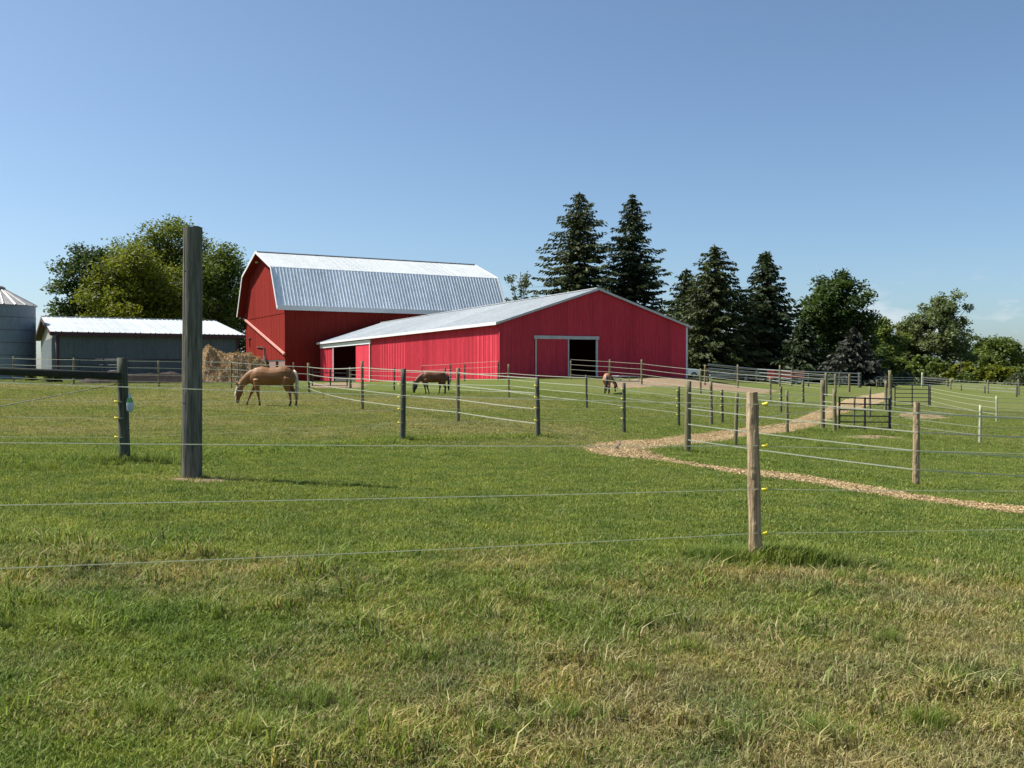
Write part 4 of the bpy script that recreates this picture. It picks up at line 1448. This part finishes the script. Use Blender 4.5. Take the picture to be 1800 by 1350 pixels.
fence('tape_fence', 'dim tape fence with tall posts crossing below the spruces',
      [(1239, 677, 641, 3.6), (1297, 682, 641, 3.2), (1370.5, 684, 642, 3.2), (1452, 696, 655, 5), (1468.7, 690, 657, 4), (1492.7, 689, 657, 4)], [.5, .85, 1.2, 1.5], 'post_tan', 'tape', 'tape', None, .022, .02, True)
fence('pipe_fence', 'dark pipe rail fence in the shade of the spruces',
      [(1245, 669, 649, 2.5), (1330, 672, 652, 2.5), (1391.7, 679, 655, 2.5), (1421, 680, 656, 2.5), (1475.7, 680, 656, 3), (1511, 681, 655, 6)], [.35, .7, 1.05, 1.4], 'post_green', 'gate_grey', 'rail', None, .05, 0, True)
fence('wire_fence', 'far thin wire fence along the edge of the right pasture',
      [(1541, 683, 668, 2), (1621, 680, 655, 3.6, 'post_pale'), (1671, 685, 668, 2.4), (1737, 692, 668, 2.6), (1790.5, 695, 667, 3)], [.35, .65, .95, 1.2], 'post_tan', 'gate_grey', 'wire', None, .018, .01, True, [('end', (20, 2))])
fence('wire_fence', 'short dark posts with faint wire right of the far pasture rail',
      [(1690, 687, 676, 2), (1731, 691.5, 678, 2.4), (1787, 698, 677, 3)], [.4, .75], 'post_green', 'gate_grey', 'wire', None, .012, .01, True, [('end', (12, -2))])
fence('rail_fence', 'dark top rail between two posts at the far side of the right pasture',
      [(1624, 678, 662, 2.4, 'post_green'), (1666, 680, 668, 3.4, 'post_green')], [1.0], 'post_green', 'rail_dark', 'rail', None, .16, 0, True)
fence('wire_fence', 'wire fence with dark posts against the sunlit side of the pole barn',
      [(742, 674, 642, 2.4), (792, 672, 640, 2.4), (816.5, 670, 640, 2.4), (876, 668, 635, 2.8)], [.5, 1.0, 1.4], 'post_green', 'wire', 'wire', None, .01, .02, True)
fence('hay_fence', 'thin wire fence in front of the brown hay heap',
      [(330, 672, 636, 2), (407, 673, 637, 2.4), (419, 673, 637, 2.4), (516, 673, 637, 2.4)], [.4, .8, 1.25], 'post_tan', 'wire', 'wire', None, .01, .01, True)


# ------------------------------------------------------------------ gates
def gate(label, a, b, top, bot, nrails, mat, stiles=(0, .5, 1), rad=.022):
    a, b = Vector(a), Vector(b)
    root = empty('farm_gate', (a + b) / 2, 0, label, 'gate')
    c = (a + b) / 2
    for k in range(nrails):
        z = bot + (top - bot) * k / (nrails - 1)
        m = MB(); m.tube([a - c + Vector((0, 0, z)), b - c + Vector((0, 0, z))], rad, 8); m.build('rail', M[mat], root, True)
    for s in stiles:
        q = a.lerp(b, s) - c
        m = MB(); m.box((q.x - rad * 1.2, q.y - rad * 1.25, q.z + bot - (.05)), (q.x + rad * 1.2, q.y + rad * 1.25, q.z + top + .03)); m.build('stile', M[mat], root)
    return root


ga, gb = ground_hit(1469, 757), ground_hit(1563, 757)
gate('black tube gate with six rails beside the chip track', ga + Vector((.08, -.12, 0)), gb + Vector((-.05, -.12, 0)), 1.12, .10, 6, 'gate_black')
ga, gb = ground_hit(1569, 716), ground_hit(1634, 716)
gate('farther black tube gate behind the dark gate post', ga + Vector((.1, -.1, 0)), gb + Vector((-.1, -.1, 0)), 1.35, .10, 6, 'gate_black')
ga, gb = ground_hit(545, 681), ground_hit(614, 681)
gate('dark tube gate in front of the side doorway of the pole barn', ga + Vector((.15, 0, 0)), gb + Vector((-.15, 0, 0)), 1.25, .12, 5, 'gate_black', (0, .5, 1), .03)
ga, gb = ground_hit(1076, 672), ground_hit(1125, 673)
gate('low grey feeding rail before the shaded gable', ga + Vector((0, .6, 0)), gb + Vector((0, .6, 0)), .45, .1, 2, 'gate_grey', (0, .33, .66, 1), .03)
ga, gb = ground_hit(140, 668), ground_hit(270, 669)
gate('long dark pipe panel in front of the grey shed', ga, gb, 1.3, .25, 4, 'gate_black', (0, .33, .66, 1), .025)

# ------------------------------------------------------------------ the tall wooden pole
D = PPOLE.y
hp = (841 - 399) * D / F
r0 = 34.0 * D / F / 2
m = MB()
k = 26
rr = random.Random(5)
rings = []
nn = 40
nn = 72
cracks = [(rr.uniform(0, 6.28), rr.uniform(0, .6), rr.uniform(.3, .9), rr.uniform(.025, .07)) for _ in range(14)]


def pole_r(a, t_):
    q = 1 + .018 * math.sin(2 * a + .6) + .012 * math.sin(5 * a + 3 * t_) + .008 * math.sin(9 * a + 7 * t_)
    for ca, t0, ln_, dp in cracks:
        da = (a - ca - .12 * math.sin(t_ * 5 + ca) + math.pi) % (2 * math.pi) - math.pi
        if t0 < t_ < t0 + ln_: q -= dp * math.exp(-(da / .055) ** 2)
    return q


for i in range(k):
    t_ = i / (k - 1)
    z = -.5 + (hp + .5) * t_
    q = r0 * (1.06 - .14 * t_ + (.04 * max(0, 1 - t_ * 8)))
    ring_ = []
    for j in range(nn):
        a = 2 * math.pi * j / nn; e = q * (pole_r(a, t_) + rr.uniform(-.006, .006))
        ring_.append((e * math.cos(a) + .012 * t_ * hp, e * math.sin(a), z + (rr.uniform(-.03, .0) if i == k - 1 else 0)))
    rings.append(ring_)
m.loft(rings)
pole = empty('wooden_pole', PPOLE, 0, 'thick weathered wooden pole standing tall in the lawn', 'pole')
m.build('shaft', M['pole_wood'], pole)
m = MB(); m.tube([(-r0 * .2, -r0 * .96, hp * .82), (-r0 * .2, -r0 * 1.12, hp * .82)], .014, 8); m.build('bolt', M['steel'], pole)
m = MB(); m.tube([(-r0 * .35, -r0 * .96, hp * .30), (-r0 * .35, -r0 * 1.1, hp * .30)], .014, 8); m.build('bolt', M['steel'], pole)

# plastic bag hanging from the corner post
bp = P2[1] + Vector((R2[1] + .045, -.10, 0))
zt = (813 - 692) * P2[1].y / F; zb_ = (813 - 725) * P2[1].y / F
root = empty('plastic_bag', bp + Vector((0, 0, zb_)), 0, 'clear pale blue plastic bag hanging on the heavy corner post', 'bag')
hh = zt - zb_
bag = mat_var('bag_blue', (.34, .43, .50), (.50, .60, .66), (1, 1, 1), 14, .2)
m = MB(); m.loft([[(r_ * 1.0 * math.cos(a) * (1 + .2 * math.sin(3 * a + z * 20)), r_ * .6 * math.sin(a), z * hh) for a in np.linspace(0, 2 * math.pi, 13)[:-1]] for z, r_ in ((0, .012), (.12, .045), (.35, .058), (.6, .045), (.75, .03), (.86, .012), (1, .028))])
m.build('film', bag, root, True)
m = MB(); m.loft([[(r_ * math.cos(a), r_ * .62 * math.sin(a), z * hh) for a in np.linspace(0, 2 * math.pi, 13)[:-1]] for z, r_ in ((.55, .052), (.66, .046), (.78, .032))], False)
m.build('green_label', mat_var('bag_green', (.10, .30, .05), (.16, .40, .08), (1, 1, 1), 9, .4), root, True)
m = MB(); m.tube([(0, 0, hh * .98), (-.04, .03, hh + .12)], .004, 5); m.build('string', M['wire'], root)


# ------------------------------------------------------------------ horses
def ring(c, ax, bx, n=14):
    return [Vector(c) + ax * math.cos(2 * math.pi * j / n) + bx * math.sin(2 * math.pi * j / n) for j in range(n)]


def limb(m, pts, n=10):
    m.tube([p[:3] for p in pts], [p[3] for p in pts], n)


def horse(name, label, P, rz, scale, coat, hair, seed, legs=None, head_yaw=0.0, mask=None, tailw=1.0):
    root = empty(name, P, rz, label, 'horse')
    m = MB()
    X, Y, Z = Vector((1, 0, 0)), Vector((0, 1, 0)), Vector((0, 0, 1))
    body = [(-.93, 1.0, .10, .09), (-.84, 1.03, .26, .17), (-.64, 1.10, .335, .225), (-.47, 1.10, .355, .25), (-.2, 1.065, .34, .275), (.05, 1.085, .34, .285),
            (.24, 1.12, .345, .28), (.40, 1.135, .325, .27), (.56, 1.09, .275, .235), (.69, 1.02, .20, .165), (.76, .99, .09, .08)]
    m.loft([ring((x, 0, z), Y * hw, Z * hh) for x, z, hh, hw in body])
    yw = head_yaw

    def nk(x, z):      # bend of the neck to the side
        t_ = max(0, (-.7 - x)) / .7
        return t_ * yw
    for a in ([(-.55, 1.16, .27, .17), (-.75, 1.13, .25, .15), (-.95, 1.04, .205, .115), (-1.13, .90, .165, .095), (-1.27, .75, .135, .085)],):
        rings = []
        for x, z, hh, hw in a:
            d = Vector((-.75, 0, -.55)).normalized(); nrm = Vector((-d.z, 0, d.x))
            rings.append(ring((x, nk(x, z), z), Y * hw, nrm * hh))
        m.loft(rings)
    hy = nk(-1.33, .5)
    m.loft([ring((x, hy * (1 + (.7 - z) * .15), z), Y * hw, X * hx) for x, z, hx, hw in ((-1.32, .78, .07, .06), (-1.315, .68, .125, .085), (-1.30, .55, .15, .095), (-1.325, .42, .125, .085), (-1.36, .29, .088, .066), (-1.375, .18, .072, .06), (-1.375, .11, .055, .05))])
    for s in (-1, 1):
        m.tube([(-1.34, hy + s * .055, .74), (-1.40, hy + s * .075, .84), (-1.43, hy + s * .08, .90)], [.04, .034, .008], 8)
    L = legs or dict(f1=[(-.70, .13, .98, .15), (-.74, .13, .72, .105), (-.92, .13, .45, .058), (-.99, .13, .27, .036), (-1.04, .13, .14, .042), (-1.08, .13, .045, .045), (-1.09, .13, .0, .058)],
                     f2=[(-.64, -.13, .98, .15), (-.64, -.13, .72, .105), (-.60, -.13, .45, .058), (-.57, -.13, .27, .036), (-.54, -.13, .14, .042), (-.545, -.13, .045, .045), (-.55, -.13, .0, .058)],
                     h1=[(.48, -.13, 1.04, .21), (.42, -.14, .82, .17), (.47, -.14, .60, .095), (.56, -.14, .46, .062), (.575, -.14, .28, .040), (.585, -.14, .14, .044), (.56, -.14, .05, .046), (.55, -.14, 0, .06)],
                     h2=[(.50, .13, 1.04, .21), (.48, .14, .82, .17), (.58, .14, .60, .095), (.71, .14, .47, .062), (.735, .14, .28, .040), (.75, .14, .14, .044), (.73, .14, .05, .046), (.72, .14, 0, .06)])
    for k_ in L.values(): limb(m, k_)
    o = m.build('body', M[coat], root, True)
    rm = o.modifiers.new('remesh', 'REMESH'); rm.mode = 'VOXEL'; rm.voxel_size = .022; rm.use_smooth_shade = True
    sm = o.modifiers.new('smooth', 'SMOOTH'); sm.iterations = 6; sm.factor = .5
    # mane on the crest, tail from the dock
    rr = random.Random(seed)
    mm = MB()
    crest = [(-.50, 1.44), (-.72, 1.385), (-.95, 1.25), (-1.14, 1.06), (-1.28, .88), (-1.38, .74), (-1.42, .60), (-1.44, .48)]
    for i in range(44):
        t_ = i / 43 * (len(crest) - 1.001); a = int(t_); f_ = t_ - a
        x = crest[a][0] * (1 - f_) + crest[a + 1][0] * f_; z = crest[a][1] * (1 - f_) + crest[a + 1][1] * f_
        yy = nk(x, z)
        ln = rr.uniform(.16, .28) * (1 if i < 34 else .8)
        sd = rr.choice((1, 1, -.6))
        mm.tube([(x, yy, z - .02), (x + .01, yy + sd * .09, z - .05), (x + rr.uniform(-.03, .06), yy + sd * rr.uniform(.11, .14), z - ln)], [.035, .03, .006], 5)
    mm.build('mane', M[hair], root, True)
    mm = MB()
    for i in range(16):
        a = rr.uniform(0, 6.28); q = rr.uniform(0, .055) * tailw
        mm.tube([(.68, 0, 1.31), (.77 + q * .3, q * math.sin(a), 1.20), (.80 + q * math.cos(a), q * math.sin(a) * 1.3, .85), (.80 + 1.2 * q * math.cos(a), q * math.sin(a) * 1.5, .5), (.80 + q * math.cos(a), q * math.sin(a), rr.uniform(.18, .34))],
                [.035, .04, .034 * tailw, .026 * tailw, .005], 6)
    mm.build('tail', M[hair], root, True)
    if mask:
        q = MB(); q.loft([ring((x, hy * (1 + (.7 - z) * .15), z), Y * (hw + .018), X * (hx + .018)) for x, z, hx, hw in ((-1.315, .69, .12, .085), (-1.30, .55, .15, .095), (-1.325, .42, .125, .085), (-1.36, .29, .088, .066))], False)
        q.build('fly_mask', M['rubber'], root, True)
    root.scale = (scale,) * 3
    return root


def coat_mat(name, c1, c2, leg=None, leg_z=.5, blaze=False, belly=None):
    m, t, b = new_mat(name)
    tc_ = N(t, 'ShaderNodeTexCoord')
    sp = N(t, 'ShaderNodeSeparateXYZ'); t.links.new(tc_.outputs['Object'], sp.inputs[0])
    n = noise(t, tc_.outputs['Object'], 3.0, 4)
    col = ramp(t, n, [(.35, c1), (.65, c2)])
    if leg:
        mr = N(t, 'ShaderNodeMapRange', i_From_Min=leg_z - .12, i_From_Max=leg_z + .12); t.links.new(sp.outputs['Z'], mr.inputs[0])
        col = mixc(t, mr.outputs[0], leg, col)
    if blaze:
        mr = N(t, 'ShaderNodeMapRange', i_From_Min=-1.445, i_From_Max=-1.41); t.links.new(sp.outputs['X'], mr.inputs[0])
        col = mixc(t, mr.outputs[0], (.62, .55, .42), col)
    hf = N(t, 'ShaderNodeMapRange', i_From_Min=.05, i_From_Max=.08); t.links.new(sp.outputs['Z'], hf.inputs[0])
    col = mixc(t, hf.outputs[0], (.04, .033, .028), col)
    t.links.new(col, b.inputs['Base Color'])
    b.inputs['Roughness'].default_value = .55
    b.inputs['Specular IOR Level'].default_value = .3
    return m


M['palomino'] = coat_mat('palomino', (.165, .070, .021), (.235, .104, .034), (.13, .065, .03), .30, True)
M['bay'] = coat_mat('bay', (.10, .038, .018), (.165, .062, .027), (.012, .010, .009), .52)
M['chestnut'] = coat_mat('chestnut', (.30, .13, .06), (.40, .18, .085), (.02, .014, .012), .50)
M['hair_blond'] = mat_var('hair_blond', (.45, .39, .28), (.58, .51, .39), (8, 8, 2), 4, .6)
M['hair_black'] = mat_var('hair_black', (.010, .009, .008), (.022, .019, .017), (8, 8, 2), 4, .55)

p = ground_hit(484, 713.5)
horse('horse', 'golden palomino horse with pale mane and tail, grazing', p, R(3), 70.5 * p.y / F / 1.475, 'palomino', 'hair_blond', 1)
p = ground_hit(766, 693.5)
horse('horse', 'dark bay horse in a black fly mask, grazing before the sunlit red wall', p, R(14), 41.5 * p.y / F / 1.475, 'bay', 'hair_black', 2, head_yaw=-.05, mask=True,
      legs=dict(f1=[(-.70, .13, .98, .15), (-.70, .13, .72, .105), (-.66, .13, .45, .058), (-.63, .13, .27, .036), (-.60, .13, .14, .042), (-.61, .13, .045, .045), (-.62, .13, .0, .058)],
                f2=[(-.64, -.13, .98, .15), (-.60, -.13, .72, .105), (-.54, -.13, .45, .058), (-.49, -.13, .27, .036), (-.45, -.13, .14, .042), (-.455, -.13, .045, .045), (-.46, -.13, .0, .058)],
                h1=[(.48, -.13, 1.04, .21), (.46, -.14, .82, .17), (.50, -.14, .60, .095), (.60, -.14, .46, .062), (.59, -.14, .28, .040), (.58, -.14, .14, .044), (.55, -.14, .05, .046), (.54, -.14, 0, .06)],
                h2=[(.50, .13, 1.04, .21), (.34, .14, .82, .17), (.26, .14, .60, .095), (.30, .14, .47, .062), (.26, .14, .28, .040), (.235, .14, .14, .044), (.21, .14, .05, .046), (.20, .14, 0, .06)]))
p = ground_hit(1066, 692.5)
horse('horse', 'chestnut horse seen from behind, grazing before the shaded gable', p + Vector((.1, .6, 0)), R(-98), 37.0 * p.y / F / 1.475, 'chestnut', 'hair_black', 3, head_yaw=.55)

# ------------------------------------------------------------------ small bird on the track
p = ground_hit(1086, 800)
root = empty('bird', p + Vector((0, 0, .045)), R(35), 'small brown bird standing on the chip track', 'bird')
M['bird'] = mat_var('bird_brown', (.06, .045, .035), (.10, .07, .05), (1, 1, 1), 30, .8)
m = MB()
m.loft([ring(c, Vector((0, 1, 0)) * a, Vector((.45, 0, .9)).normalized() * b, 10) for c, a, b in (((-.09, 0, .075), .008, .005), ((-.05, 0, .095), .018, .012), ((-.01, 0, .11), .034, .032), ((.03, 0, .14), .034, .036), ((.052, 0, .175), .022, .024), ((.062, 0, .20), .021, .022), ((.075, 0, .215), .012, .012), ((.082, 0, .22), .003, .003))])
m.build('body', M['bird'], root, True)
m = MB(); m.tube([(.078, 0, .208), (.105, 0, .203)], [.006, .001], 6); m.build('beak', M['yellow'], root)
for s in (-1, 1):
    m = MB(); m.tube([(.0, s * .015, .09), (.006, s * .016, .04), (.0, s * .016, 0)], .0035, 5); m.build('leg', M['steel'], root)

# ------------------------------------------------------------------ hay heap, car, wagon by the barns
hp_ = at(424, 668, 61.0)
root = empty('hay_heap', (hp_.x, hp_.y, g1(hp_.x, hp_.y)), R(20), 'brown heap of old hay beside the grey shed', 'hay heap')
n = 64
gx_, gy_ = np.meshgrid(np.linspace(-3.4, 2.6, n), np.linspace(-1.4, 1.4, 36))
lump = fbm(gx_ + 40, gy_, .9, 5, 4); fine = fbm(gx_, gy_, .22, 7, 3)
gy_ = gy_ * 1.5
env = smooth(0, .85, 1 - np.abs(gy_ / 2.1)) * smooth(0, .25, (gx_ + 3.4) / 6) * smooth(0, .3, (2.6 - gx_) / 6)
top_ = (1.75 - .16 * gx_) * env * (.72 + .55 * lump) + .40 * (fine - .5) * (env > .05)
gz_ = top_ - .12 * (env < .02)
me = bpy.data.meshes.new('heap')
me.from_pydata(np.stack([gx_.ravel(), gy_.ravel(), gz_.ravel()], 1).tolist(), [], [(j * n + i, j * n + i + 1, (j + 1) * n + i + 1, (j + 1) * n + i) for j in range(35) for i in range(n - 1)])
me.materials.append(M['hay']); me.update()
link(bpy.data.objects.new('heap', me), root)
rr = np.random.default_rng(8)
c = np.stack([gx_.ravel(), gy_.ravel(), gz_.ravel() + .02], 1)[(env > .1).ravel()]
c = c[rr.integers(0, len(c), 9000)] + rr.normal(0, .05, (9000, 3))
st = leaf_quads(c, .11, rr, .2, .12)
M['straw'] = leaf_mat('straw', (.20, .125, .06), (.50, .36, .20), .25)
o = link(bpy.data.objects.new('straw', quads_mesh('straw', st, 4, M['straw'], rr.random(9000))), root); o['kind'] = 'stuff'

hp_ = at(275, 668, 57.0)
root = empty('dung_heap', (hp_.x, hp_.y, g1(hp_.x, hp_.y)), R(24), 'low dark heap of dung and straw along the grey shed', 'heap')
gx_, gy_ = np.meshgrid(np.linspace(-4.5, 3.2, n), np.linspace(-1, 1, 24))
env = smooth(0, .4, 1 - np.abs(gy_)) * smooth(0, .2, (gx_ + 4.5) / 7.7) * smooth(0, .2, (3.2 - gx_) / 7.7)
gz_ = .55 * env * (.4 + 1.0 * fbm(gx_ + 9, gy_, 1.1, 15, 4)) - .1 * (env < .02)
me = bpy.data.meshes.new('heap')
me.from_pydata(np.stack([gx_.ravel(), gy_.ravel(), gz_.ravel()], 1).tolist(), [], [(j * n + i, j * n + i + 1, (j + 1) * n + i + 1, (j + 1) * n + i) for j in range(23) for i in range(n - 1)])
me.materials.append(mat_var('dung', (.028, .018, .014), (.075, .046, .034), (1, 1, 1), 3, .95, bs=1, bd=.1)); me.update()
link(bpy.data.objects.new('heap', me), root)


def wheel(root, x, y, r_, w_):
    m = MB(); m.tube([(x, y - w_ / 2, r_), (x, y + w_ / 2, r_)], r_, 18)
    o = m.build('wheel', M['rubber'], root)
    m = MB(); m.tube([(x, y - w_ / 2 - .01, r_), (x, y + w_ / 2 + .01, r_)], r_ * .58, 14); m.build('rim', M['gate_grey'], o)


# parked white car, mostly hidden by the corner of the pole barn
cp = at(1208, 668, 104.0)
root = empty('parked_car', (cp.x - .9, cp.y, g1(cp.x, cp.y)), R(8), 'white parked car showing behind the corner of the pole barn', 'car')
m = MB()
sec = [(-2.2, .35, .75, .80), (-2.15, .32, .98, .84), (-1.2, .30, 1.02, .88), (.2, .30, 1.04, .90), (1.3, .30, 1.02, .88), (2.1, .32, .92, .84), (2.25, .40, .70, .78)]
m.loft([[(x, -w_, z0), (x, w_, z0), (x, w_ * 1.02, (z0 + z1) / 2), (x, w_ * .95, z1), (x, -w_ * .95, z1), (x, -w_ * 1.02, (z0 + z1) / 2)] for x, z0, z1, w_ in sec])
m.build('body', M['car_white'], root)
m = MB()
m.loft([[(x, -w_, .98), (x, w_, .98), (x, w_ * .84, z1), (x, -w_ * .84, z1)] for x, z1, w_ in ((-1.9, 1.0, .78), (-1.5, 1.48, .80), (-.6, 1.58, .82), (.3, 1.54, .82), (1.1, 1.0, .78))])
cab = m.build('cabin', M['glass'], root)
m = MB(); m.loft([[(x, -w_, z1 - .02), (x, w_, z1 - .02), (x, w_ * .95, z1 + .05), (x, -w_ * .95, z1 + .05)] for x, z1, w_ in ((-1.6, 1.44, .68), (-1.3, 1.53, .71), (-.6, 1.585, .71), (.2, 1.55, .71), (.42, 1.48, .68))]); m.build('roof', M['car_white'], root, True)
for x_ in (-1.4, 1.4):
    for s in (-1, 1): wheel(root, x_, s * .80, .33, .2)
for s in (-1, 1):
    m = MB(); m.box((2.16, s * .6 - .14, .62), (2.25, s * .6 + .14, .76)); m.build('headlight', M['white_plastic'], root)

# red wagon behind the dim fence
cp = at(1381, 670, 98.0)
root = empty('farm_wagon', (cp.x, cp.y, g1(cp.x, cp.y)), R(5), 'faded red farm wagon in the shade below the spruces', 'wagon')
m = MB(); m.box((-1.6, -.9, .65), (1.6, .9, .78)); m.build('bed', M['wagon_red'], root)
for s in (-1, 1):
    for k in range(4):
        m = MB(); m.box((-1.6, s * .9 - .02, .80 + k * .16), (1.6, s * .9 + .02, .93 + k * .16)); m.build('side_board', M['wagon_red'], root)
for x_ in (-1.1, 1.1):
    for s in (-1, 1): wheel(root, x_, s * .75, .36, .18)
m = MB(); m.beam((-1.6, 0, .55), (-2.7, 0, .35), .08, .08); m.build('drawbar', M['steel'], root)
# grey flat trailer
cp = at(1290, 672, 95.0)
root = empty('flat_trailer', (cp.x, cp.y, g1(cp.x, cp.y)), R(-4), 'low grey flat trailer parked below the broad spruce', 'trailer')
m = MB(); m.box((-2.4, -1, .55), (2.4, 1, .68)); m.build('deck', M['gate_grey'], root)
for k in range(5):
    m = MB(); m.box((-2.3 + k * 1.1, -1.03, .70), (-2.2 + k * 1.1, -.98, 1.05)); m.build('stake', M['steel'], root)
for x_ in (.2, 1.0):
    for s in (-1, 1): wheel(root, x_, s * .88, .3, .18)
m = MB(); m.beam((-2.4, 0, .55), (-3.6, 0, .4), .1, .1); m.build('drawbar', M['steel'], root)
